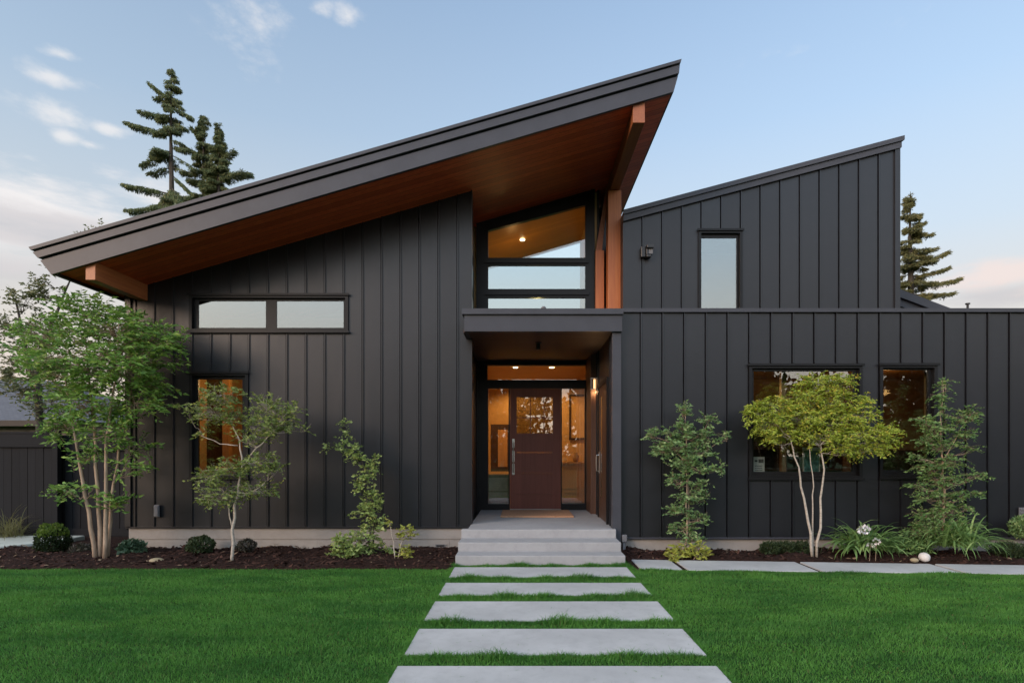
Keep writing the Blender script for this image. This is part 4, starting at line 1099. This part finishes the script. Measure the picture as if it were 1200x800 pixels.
plant('upright_shrub', 'cool green upright shrub on a slim leafy stem, nearest right of the steps', 'shrub', A(806, 655, 8.45),
      [[(804, 655, 0, .016), (805, 610, 0, .013), (804, 560, 0, .009), (804, 515, 0, .006), (803, 478, 0, .003)],
       [(809, 655, .03, .014), (808, 600, .03, .011), (806, 550, .03, .007), (822, 510, .02, .004), (832, 492, .02, .002)], [(804, 545, 0, .007), (786, 520, 0, .004), (764, 508, 0, .003)], [(806, 545, 0, .006), (832, 524, 0, .004), (852, 514, 0, .002)]],
      [(803, 480, 8, 9), (800, 498, 12, 8), (829, 491, 10, 8), (812, 508, 18, 9), (784, 505, 10, 8), (763, 508, 9, 8), (790, 520, 24, 9), (774, 528, 14, 8), (826, 512, 14, 9), (850, 511, 8, 5), (818, 528, 22, 9), (798, 538, 20, 10), (838, 547, 14, 6), (812, 548, 18, 8),
       (792, 562, 14, 9), (818, 566, 12, 8), (806, 580, 16, 9), (822, 582, 12, 7), (796, 598, 15, 9), (818, 606, 14, 8), (802, 618, 15, 8), (790, 616, 8, 5), (812, 630, 14, 7)],
      LF['viburnum'], M['bark'], 41, 8.45, ll=.052, lw=.026, dens=2.2, tw=.13, nl=7, flat=.55, depth=.8, parts=('stem', 'foliage'), twig_r=.003)
plant('yellow_groundcover', 'yellow green leafy clump at the foot of the upright shrub', 'ground plant', A(805, 657, 8.3),
      [[(800, 656, 0, .006), (795, 648, 0, .004)], [(812, 656, 0, .006), (818, 648, 0, .004)]], [(792, 649, 11, 7), (800, 642, 10, 7), (822, 648, 11, 8), (816, 640, 8, 6), (786, 653, 6, 4)],
      LF['lime'], M['bark'], 42, 8.3, ll=.075, lw=.026, dens=2.2, tw=.10, nl=6, flat=.4, depth=.8, parts=('stem', 'foliage'), twig_r=.003)
plant('yellow_maple', 'spreading yellow green maple on slim pale stems in front of the big right window', 'tree', A(953, 652, 8.35),
      [[(952, 653, 0, .022), (948, 610, 0, .018), (940, 570, 0, .014), (932, 535, 0, .010), (926, 512, 0, .007), (905, 495, 0, .004)],
       [(957, 653, .02, .020), (962, 600, .02, .016), (965, 550, .02, .012), (963, 520, .02, .009), (985, 495, .02, .005), (1010, 490, .02, .003)],
       [(953, 652, .05, .014), (952, 600, .05, .010), (953, 570, .05, .008), (950, 530, .05, .006), (948, 500, .05, .004), (960, 460, .05, .003)]],
      [(958, 448, 22, 13), (985, 446, 18, 11), (944, 466, 26, 14), (978, 468, 26, 14), (908, 476, 26, 12), (888, 484, 16, 10), (876, 477, 10, 6), (900, 496, 28, 12), (934, 490, 34, 16), (970, 490, 34, 16), (1004, 486, 26, 14), (1015, 470, 12, 8),
       (916, 508, 24, 8), (960, 510, 34, 10), (1000, 510, 34, 12), (1032, 506, 24, 11), (1046, 516, 12, 7), (1008, 526, 26, 8), (985, 524, 20, 8), (1030, 524, 16, 7), (905, 515, 10, 5, 0, .7)],
      LF['maple'], M['birch'], 51, 8.3, ll=.042, lw=.017, dens=2.6, tw=.15, nl=10, flat=.8, depth=.75, up=-.05, twig_r=.0018, spur=.35, droop=.4)
plant('layered_shrub', 'tall layered muted green shrub right of the narrow window', 'shrub', A(1106, 640, 8.4),
      [[(1106, 640, 0, .022), (1105, 590, 0, .017), (1104, 540, 0, .012), (1103, 500, 0, .007), (1105, 450, 0, .003)],
       [(1104, 545, .02, .008), (1122, 510, 0, .005), (1140, 484, 0, .003)]],
      [(1107, 450, 6, 9), (1102, 465, 8, 8), (1104, 480, 8, 8), (1084, 492, 10, 7), (1138, 485, 12, 9), (1124, 492, 12, 8), (1098, 500, 20, 8), (1128, 510, 16, 8), (1088, 515, 14, 7), (1138, 526, 9, 5), (1104, 522, 22, 8), (1076, 535, 10, 5), (1112, 540, 24, 8),
       (1090, 548, 20, 7), (1140, 556, 16, 5), (1104, 562, 28, 8), (1076, 570, 14, 6), (1130, 578, 18, 6), (1096, 582, 26, 8), (1116, 596, 26, 8), (1084, 602, 20, 8), (1104, 614, 32, 10), (1078, 622, 18, 8), (1130, 618, 18, 8)],
      LF['tall'], M['bark'], 61, 8.4, ll=.046, lw=.021, dens=2.3, tw=.15, nl=9, flat=.8, depth=.8, up=0, parts=('stem', 'foliage'), twig_r=.003)

def bush(name, label, px, py, rx, ry, Y, leaf, seed, n, ll, lw, cat='shrub', toplf=None, group=None, shell=.75):
    """dense clipped bush: leaves over and through a rounded body, short stems below"""
    s = Y / F; c = A(px, py, Y); R = np.array((rx * s, rx * s * .9, ry * s))
    root = thing(name, (c.x, c.y, max(0, c.z - R[2])), label, cat, group)
    lv = Leaves(seed); r = lv.r
    lt = Leaves(seed + 1)
    pts, d = blob_points(r, c, R, n, shell)
    bumps = 1 + .12 * np.sin(d[:, 0] * 6 + seed) * np.sin(d[:, 2] * 5) + .1 * np.sin(d[:, 1] * 7 + 2)
    pts = np.array(c)[None] + (pts - np.array(c)[None]) * bumps[:, None]
    D = d * .8 + rnd_dir(r, n) * .7; D[:, 2] += .25
    U = d + rnd_dir(r, n) * .6
    k = r.uniform(.7, 1.3, n)
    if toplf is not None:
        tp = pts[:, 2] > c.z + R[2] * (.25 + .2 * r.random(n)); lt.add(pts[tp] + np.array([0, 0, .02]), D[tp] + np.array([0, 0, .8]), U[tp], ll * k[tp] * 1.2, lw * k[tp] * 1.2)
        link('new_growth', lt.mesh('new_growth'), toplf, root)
    lv.add(pts, D, U, ll * k, lw * k)
    m = MB()
    for i in range(9):
        a = r.uniform(0, 6.3); q = r.uniform(.2, .75)
        m.tube([(c.x + .03 * math.cos(a), c.y + .03 * math.sin(a), c.z - R[2] - .02), (c.x + R[0] * q * .5 * math.cos(a), c.y + R[1] * q * .5 * math.sin(a), c.z - R[2] * .2), (c.x + R[0] * q * math.cos(a), c.y + R[1] * q * math.sin(a), c.z + R[2] * .5)], [.008, .006, .003], 5)
    m.build('stem', M['darkbark'], root)
    link('foliage', lv.mesh('foliage'), leaf, root)
    return root
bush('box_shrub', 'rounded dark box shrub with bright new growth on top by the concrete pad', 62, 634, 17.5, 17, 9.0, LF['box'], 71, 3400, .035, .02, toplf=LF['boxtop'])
bush('dark_round_shrub', 'round dark green shrub before the pale foundation left of the white trunk', 235, 639, 15, 10, 8.9, LF['darkshrub'], 72, 2000, .035, .018)
bush('dusky_shrub', 'small dusky purple brown shrub before the pale foundation right of the white trunk', 289, 639, 10.5, 6.5, 8.8, LF['heather'], 73, 1100, .03, .014)
bush('blue_green_perennial', 'low blue green leafy perennial right of the multi stemmed trunks', 154, 643, 13, 8, 8.8, LF['bergenia'], 74, 420, .075, .045, cat='ground plant', shell=.4)
bush('brown_perennial', 'sprawling dull green perennial between the box shrub and the pale trunks', 96, 645, 13, 7, 8.9, LF['heather'], 75, 500, .05, .02, cat='ground plant', shell=.3)
for i, (px, lb) in enumerate(((903, 'low dark spiky ground cover left of the yellow maple, left half of the strip'), (921, 'low dark spiky ground cover in the middle of the strip left of the yellow maple'), (940, 'low dark spiky ground cover touching the yellow maple stems'))):
    bush('ground_cover', lb, px, 642.5, 11, 7, 8.55, LF['darkshrub'], 76 + i, 650, .06, .014, cat='ground plant', group='dark ground cover below the big right window', shell=.3)
bush('edge_shrub', 'green shrub against the right wall at the edge of the picture', 1198, 618, 12, 12, 8.6, LF['viburnum'], 81, 700, .05, .025, shell=.4)
bush('low_evergreen', 'low spreading dark evergreen in the bed at the far right', 1186, 645, 24, 8, 8.4, LF['darkshrub'], 82, 1500, .05, .014, cat='ground plant', shell=.3)
bush('fern_clump', 'mid green clump spreading between the lily and the layered shrub', 1062, 640, 26, 9, 8.45, LF['tall'], 83, 1500, .05, .02, cat='ground plant', shell=.3)

def strap_plant(name, label, px, py, Y, n, length, width, leaf, seed, spread=1.0, cat='plant', arch=1.0):
    """arching strap leaves from one crown; each leaf a bent tapering ribbon"""
    c = A(px, py, Y); c.z = max(c.z, .03); r = np.random.default_rng(seed)
    V = []; T = []
    for i in range(n):
        a = r.uniform(0, 2 * math.pi); l = length * r.uniform(.55, 1.15); w = width * r.uniform(.7, 1.2)
        el = r.uniform(.35, 1.45); bend = r.uniform(.7, 1.6) * arch
        p = np.array([c.x + r.normal() * .05 * spread, c.y + r.normal() * .04 * spread, c.z]); k = 6; b = len(V)
        h = np.array([math.cos(a), math.sin(a)]); sd = np.array([-math.sin(a), math.cos(a), 0])
        for j in range(k + 1):
            t = j / k; ang = el - bend * t * t * 1.2
            if j: p = p + np.array([h[0] * math.cos(ang), h[1] * math.cos(ang), math.sin(ang)]) * l / k
            p[2] = max(p[2], .03)
            ww = w * (.55 + .9 * t) * (1 - t ** 2.2) + .002
            V += [p - sd * ww * .5 + np.array([0, 0, ww * .18]), p.copy(), p + sd * ww * .5 + np.array([0, 0, ww * .18])]
        for j in range(k):
            q = b + j * 3
            for u in (0, 1): T += [(q + u, q + u + 1, q + u + 4), (q + u, q + u + 4, q + u + 3)]
    o = link(name, tri_mesh(name, V, T), leaf, origin=c)
    o.data.polygons.foreach_set('use_smooth', [True] * len(o.data.polygons))
    return tag(o, label, cat)
strap_plant('strappy_lily', 'broad strap leaved lily clump with a white flower head behind it', 1012, 643, 8.3, 210, .55, .045, LF['strap'], 91, 2.2)
strap_plant('daylily_clump', 'arching daylily clump at the foot of the layered shrub', 1122, 640, 8.25, 260, .62, .028, LF['strap'], 92, 2.6)
strap_plant('dry_grass_tuft', 'thin pale ornamental grass tuft behind the concrete pad', 10, 634, 10.2, 160, .62, .009, LF['tuft'], 93, 2.0, arch=.8)
# spent white flowers of the lily
c = A(1013, 621, 8.25)
fl = thing('white_flower', c, 'white flower head standing above the strap leaved lily', 'flower')
lv = Leaves(95); pts, d = blob_points(lv.r, c, (.06, .05, .045), 60, .7); lv.add(pts, d + rnd_dir(lv.r, 60) * .5, rnd_dir(lv.r, 60), .045, .035)
link('petals', lv.mesh('petals'), M['petal'], fl); MB().tube([(c.x, c.y, .04), (c.x + .01, c.y, c.z * .6), c], .006, 6).build('stem', M['bark'], fl)
for px, py, lb in ((1027, 634, 'small white blossom low in the lily leaves, right of the white flower head'), (1020, 638, 'tiny white blossom in front of the lily, lowest of the white flowers')):
    c = A(px, py, 8.1); f = thing('lily_blossom', c, lb, 'flower', 'small white blossoms in the lily')
    lv = Leaves(int(px)); pts, d = blob_points(lv.r, c, (.03, .03, .02), 16, .6); lv.add(pts, d, rnd_dir(lv.r, 16), .04, .025); link('petals', lv.mesh('petals'), M['petal'], f)
    MB().tube([(c.x, c.y + .02, .04), c], .004, 5).build('stem', M['bark'], f)
# stones
def rock(label, px, py, r_, Y, mat, seed, sq=(1, .9, .8)):
    c = A(px, py, Y)
    tag(MB().ico(c, r_, 3, .14, seed, sq).build('garden_rock', mat, origin=c, smooth=True), label, 'rock', 'rocks lying in the beds')
rock('white rounded rock on the bark in front of the layered shrub', 1083, 652.5, .075, 8.05, M['whiterock'], 1)
rock('small tan rock touching the white rock in the right bed', 1071.5, 656, .05, 8.0, M['tanrock'], 2, (1, .9, .65))
rock('round white stone ball beside the pale trunks of the tall green tree', 144, 640, .065, 8.85, M['whiterock'], 3, (1, 1, 1))
rock('flat brown stone lying on the bark below the socket', 183, 656, .10, 8.2, M['tanrock'], 4, (1, .8, .3))

# ------------------------------------------------------------------ trees beyond the house
def conifer(name, label, px, ptop, Y, hw, zfrom, leaf, seed, tiers, density=1.0, extra=(), bare=None, droop=.35, gapp=0.0, upt=.25, nb=(4, 7)):
    """needle tree: whorls of drooping limbs clothed in hanging sprays; extra limbs are given by photo pixels"""
    s = Y / F; ztop = AZ(ptop, Y); x = AX(px, Y); r = np.random.default_rng(seed)
    root = thing(name, (x, Y, 0), label, 'tree', 'spruces behind the house')
    m = MB(); lv = Leaves(seed)
    m.tube([(x, Y, 0), (x + .1, Y, ztop * .5), (x - .05, Y, ztop * .85), (x, Y, ztop)], [.38, .26, .09, .02], 8)
    def limb(z0, az, ln, bend, dens=1.0, tip=None):
        st_ = Vector((x, Y, z0))
        if tip is not None: e = tip
        else: e = st_ + Vector((math.cos(az) * ln, math.sin(az) * ln, -bend * ln))
        ln = (e - st_).length
        if ln < .05: return
        pts = []
        for j in range(7):
            t = j / 6; p = st_.lerp(e, t); p.z += ln * .10 * math.sin(t * math.pi) - ln * upt * .5 * t * (1 - t) * 2 + ln * upt * .25 * t ** 3; pts.append(p)
        m.tube(pts, [max(.012, .05 * (1 - j / 6) * min(1, ln / 2.5) + .012) for j in range(7)], 4, False)
        n = int(ln * 52 * density * dens) + 6
        t = r.uniform(.12, 1.02, n) ** .8
        idx = np.clip(t * 6, 0, 5.999); i0 = idx.astype(int); f = (idx - i0)[:, None]
        P = np.array([list(q) for q in pts]); B_ = P[i0] * (1 - f) + P[np.minimum(i0 + 1, 6)] * f
        ax = np.array(e - st_); ax /= np.linalg.norm(ax); side = np.cross(ax, (0, 0, 1.)); side /= np.linalg.norm(side) + 1e-9
        wd = (.12 + .32 * np.sin(np.clip(t, 0, 1) * math.pi * .85)) * min(1.3, .35 + ln * .28)
        off = r.uniform(-1, 1, n) * wd
        p = B_ + side[None] * off[:, None]; p[:, 2] -= np.abs(off) * .25
        D = ax[None] * .8 + side[None] * np.sign(off)[:, None] * .6 + rnd_dir(r, n) * .35; D[:, 2] -= droop * r.uniform(.2, 1.6, n)
        k = r.uniform(.7, 1.3, n)
        # each spray: a few needle blades
        for q in range(5):
            lv.add(p + rnd_dir(r, n) * .09, D + rnd_dir(r, n) * .5 - np.array([0, 0, droop * .5 * q]), rnd_dir(r, n), .17 * k, .040 * k)
    H_ = ztop - zfrom
    for i in range(tiers):
        f = (i + .5) / tiers; z = ztop - H_ * f ** 1.05
        if bare and bare[0] < f < bare[1] and r.random() < bare[2]: continue
        L_ = hw * s * (f ** .85)
        for b in range(r.integers(*nb)):
            if r.random() < gapp: continue
            limb(z + r.uniform(-.45, .45), r.uniform(0, 6.283), L_ * r.uniform(.55, 1.15) + .12, r.uniform(.05, .45))
    n = 60; zz_ = ztop - r.uniform(0, 1, n) * H_ * .12; D = rnd_dir(r, n) * .6; D[:, 2] += .5
    lv.add(np.stack([np.full(n, x), np.full(n, Y), zz_], 1), D, rnd_dir(r, n), .24, .06)
    for (y0_, tx, ty, dy, dn) in extra:
        limb(AZ(y0_, Y), 0, 0, 0, dn, tip=A(tx, ty, Y + dy))
    m.build('trunk', M['darkbark'], root); link('crown', lv.mesh('crown', droop=.1), leaf, root)
conifer('spruce_tree', 'tallest ragged spruce with bare mid trunk and long left limbs behind the roof', 201, 83, 40, 42, AZ(340, 40), LF['spruce'], 101, 22, 1.4,
        [(118, 176, 100, 0, 1), (112, 182, 118, .5, 1), (140, 164, 133, 0, 1.3), (160, 150, 148, .3, 1.5), (178, 166, 196, -.5, 1.2), (196, 176, 206, .5, 1), (228, 146, 220, 0, 1.5), (246, 150, 250, .4, 1.3), (236, 180, 250, -1, 1.4), (150, 214, 152, 0, 1),
         (126, 226, 140, 0, 1.3), (118, 214, 128, 0, 1.3), (165, 212, 168, 0, .6), (182, 224, 196, 0, .3), (196, 228, 206, 0, .2), (205, 226, 230, 0, 1.2), (220, 212, 240, -1, 1.5), (222, 190, 245, -1, 1.5)],
        bare=(.30, .60, .8), droop=1.0, gapp=.08, nb=(5, 8))
conifer('spruce_tree', 'bushy dark spruce close to the right of the tallest one behind the roof', 239, 138, 40.5, 34, AZ(330, 40), LF['spruce'], 102, 24, 1.8,
        [(165, 226, 152, 0, 1.2), (185, 214, 172, 0, 1), (205, 213, 204, 0, 1.2)], droop=.55, gapp=.05, nb=(5, 8))
conifer('spruce_tree', 'bushy spruce furthest right of the three on the left, with one upturned right limb', 257, 151, 39.5, 34, AZ(330, 39.5), LF['spruce'], 103, 24, 1.8,
        [(205, 294, 206, 0, 1.2), (190, 275, 178, 0, 1), (215, 285, 203, -.6, 1.2)], droop=.5, gapp=.05, nb=(5, 8))
conifer('spruce_tree', 'lone open spruce with layered limbs behind the right wing of the house', 1067, 227, 38, 34, AZ(380, 38), LF['spruce2'], 104, 20, 1.4,
        [(275, 1092, 277, 0, .9), (310, 1109, 300, 0, 1.1), (325, 1110, 318, 0, 1.1), (336, 1122, 332, 0, 1.3), (345, 1115, 348, 0, 1.1), (300, 1096, 294, 0, 1), (254, 1079, 253, 0, .9), (262, 1083, 263, 0, .8)], droop=.12, gapp=.25, upt=.35, nb=(4, 7))
Yt = 14.5
plant('backdrop_tree', 'sparse dusky tree rising behind the left eave, above the tall green tree', 'tree', (AX(45, Yt), Yt, 0),
      [[(45, 610, 0, .12), (48, 520, 0, .10), (44, 440, 0, .07), (60, 380, 0, .04), (85, 320, .2, .014), (112, 276, .3, .006)], [(45, 470, 0, .06), (30, 410, 0, .04), (18, 350, 0, .02)]],
      [(30, 352, 24, 16, 0, .6), (8, 378, 20, 14, 0, .6), (52, 340, 20, 14, 0, .6), (46, 326, 12, 10, 0, .5), (25, 400, 26, 16, 0, .6), (12, 425, 18, 14, 0, .6), (44, 430, 26, 18, 0, .7), (60, 390, 30, 22, 0, .7), (26, 455, 26, 14, 0, .8), (60, 470, 30, 20, 0, .7),
       (120, 268, 14, 7, .5, .6), (100, 276, 10, 5, .3, .5), (80, 310, 24, 16, .4, .6)],
      LF['far'], M['darkbark'], 111, Yt, ll=.085, lw=.045, dens=.62, tw=.34, nl=8, flat=.4, depth=.7)
conifer('spruce_tree', 'distant brownish conifer at the far left above the neighbouring roof', 12, 432, 34, 22, AZ(500, 34), LF['spruce2'], 105, 10, 1.2, droop=.2)
# far wood across the street, behind the viewer: it shows only in the window reflections
lv = Leaves(120); r = lv.r
for i in range(90):
    a = r.uniform(-1.35, 1.35); R_ = r.uniform(34, 44); x, y = math.sin(a) * R_ * 1.3, -math.cos(a) * R_; h = r.uniform(7.4, 9.4)
    n = 420; pts, d = blob_points(r, (x, y, h * .5), (r.uniform(2, 3.6), 2.2, h * .52), n, .5); lv.add(pts, d + rnd_dir(r, n), rnd_dir(r, n), .75, .5)
tag(link('far_wood', lv.mesh('far_wood'), LF['wood']), 'dark far belt of trees across the street', 'wood', kind='stuff')

# ------------------------------------------------------------------ the lawn's grass
r = np.random.default_rng(200)
def inside_slabs(x, y, pad):
    o = np.zeros(len(x), bool)
    for a, b, c_, d in SLABS: o |= (x > a - pad) & (x < b + pad) & (y > c_ - pad * .2) & (y < d + pad)
    o |= (x > 1.49) & (y > 7.63 - (x - 1.476) * .062 - .0)
    o |= (x > XS0 - .02) & (x < XS1 + .02) & (y > y_c - .015)
    return o
def scatter(n, x0, x1, y0, y1, keep):
    x = r.uniform(x0, x1, n); y = r.uniform(y0, y1, n); k = keep(x, y); return x[k], y[k]
def lawn_keep(x, y):
    k = (y < np.where(x < -.88, 7.70 + .02 * np.sin(x * 2.3) + .012 * np.sin(x * 7.1), 7.9)) & ~inside_slabs(x, y, .012)
    return k & (np.abs(x) < y * .93 + .9)
xs, ys, hs = [], [], []
for n, y0, y1 in ((230000, 3.1, 4.9), (230000, 4.9, 6.4), (180000, 6.4, 7.9)):
    x, y = scatter(n, -8.2, 8.2, y0, y1, lawn_keep); xs.append(x); ys.append(y); hs.append(np.full(len(x), .028))
# shaggy fringe along the front edge of every slab, in tufts
for a, b, c_, d in SLABS + [(XS0, XS1, y_c, y_c + .1)]:
    n = 4200; x = r.uniform(a - .03, b + .03, n); y = c_ - np.abs(r.normal(size=n)) * .04
    tuft = .5 + .5 * np.sin(x * 4.1 + c_ * 9) * np.sin(x * 9.7 + c_ * 5); xs.append(x); ys.append(y); hs.append(.035 + .062 * tuft ** 1.5 * r.uniform(.5, 1.2, n))
    n = 700; y = r.uniform(c_, d, n)
    for xe, sg in ((a, -1), (b, 1)):
        xs.append(xe + sg * np.abs(r.normal(size=n)) * .03); ys.append(y); hs.append(np.full(n, .034))
n = 9000; x = r.uniform(1.5, 9, n); xs.append(x); ys.append(7.63 - (x - 1.476) * .062 - np.abs(r.normal(size=n)) * .04); hs.append(.035 + .014 * np.sin(x * 5))
x, y, h = np.concatenate(xs), np.concatenate(ys), np.concatenate(hs)
n = len(x)
# mown clumps: height and lean vary in soft patches
m_ = 0
w1 = np.sin(x * 1.3 + 2 * np.sin(y * 2.1)) * np.sin(y * 5.3 + 1.3 * np.sin(x * 1.9)); w2 = np.sin(x * 6.1 + y * 3.3) * np.sin(y * 11 + x * 2.2)
h = h * (1 + .16 * w1 + .12 * w2) * r.uniform(.6, 1.25, n)
az_ = r.uniform(0, 6.283, n); ln = np.abs(r.normal(size=n)) * .5 + .12
lean = np.stack([np.cos(az_) * ln + .18 * w1, np.sin(az_) * ln - .12 + .1 * w2, np.ones(n)], 1)
for a_, b_, c_, d in SLABS:                              # a few clippings lie on the slabs
    q = 60; m_ += q
    cx_ = r.uniform(a_ + .02, b_ - .02, q); cy_ = c_ + (d - c_) * r.beta(.7, .7, q)
    x = np.append(x, cx_); y = np.append(y, cy_); h = np.append(h, r.uniform(.015, .035, q)); t_ = r.uniform(0, 6.28, q); az_ = np.append(az_, t_)
    lean = np.concatenate([lean, np.stack([np.cos(t_), np.sin(t_), np.full(q, .05)], 1)])
n = len(x)
side = np.stack([np.sin(az_ + r.normal(size=n)), np.cos(az_ + r.normal(size=n)), np.zeros(n)], 1)
wd = (.0026 + .0012 * (y - 3) / 5) * r.uniform(.7, 1.4, n) * 1.3
base_ = np.stack([x, y, np.where(np.arange(n) >= n - m_, .026, .0)], 1)
mid = base_ + lean * (h * .55)[:, None] * np.array([.6, .6, 1]); tip = base_ + lean * h[:, None] * np.array([1.25, 1.25, .92])
Vv = np.stack([base_ - side * wd[:, None] * .5, base_ + side * wd[:, None] * .5, mid + side * wd[:, None] * .42, mid - side * wd[:, None] * .42, tip], 1).reshape(-1, 3)
i = np.arange(n)[:, None] * 5
Tt = np.concatenate([i + np.array([[0, 1, 2]]), i + np.array([[0, 2, 3]]), i + np.array([[3, 2, 4]])], 0)
tag(link('grass', tri_mesh('grass', Vv, Tt), M['grass']), 'short mown green lawn grass', 'grass', kind='stuff')
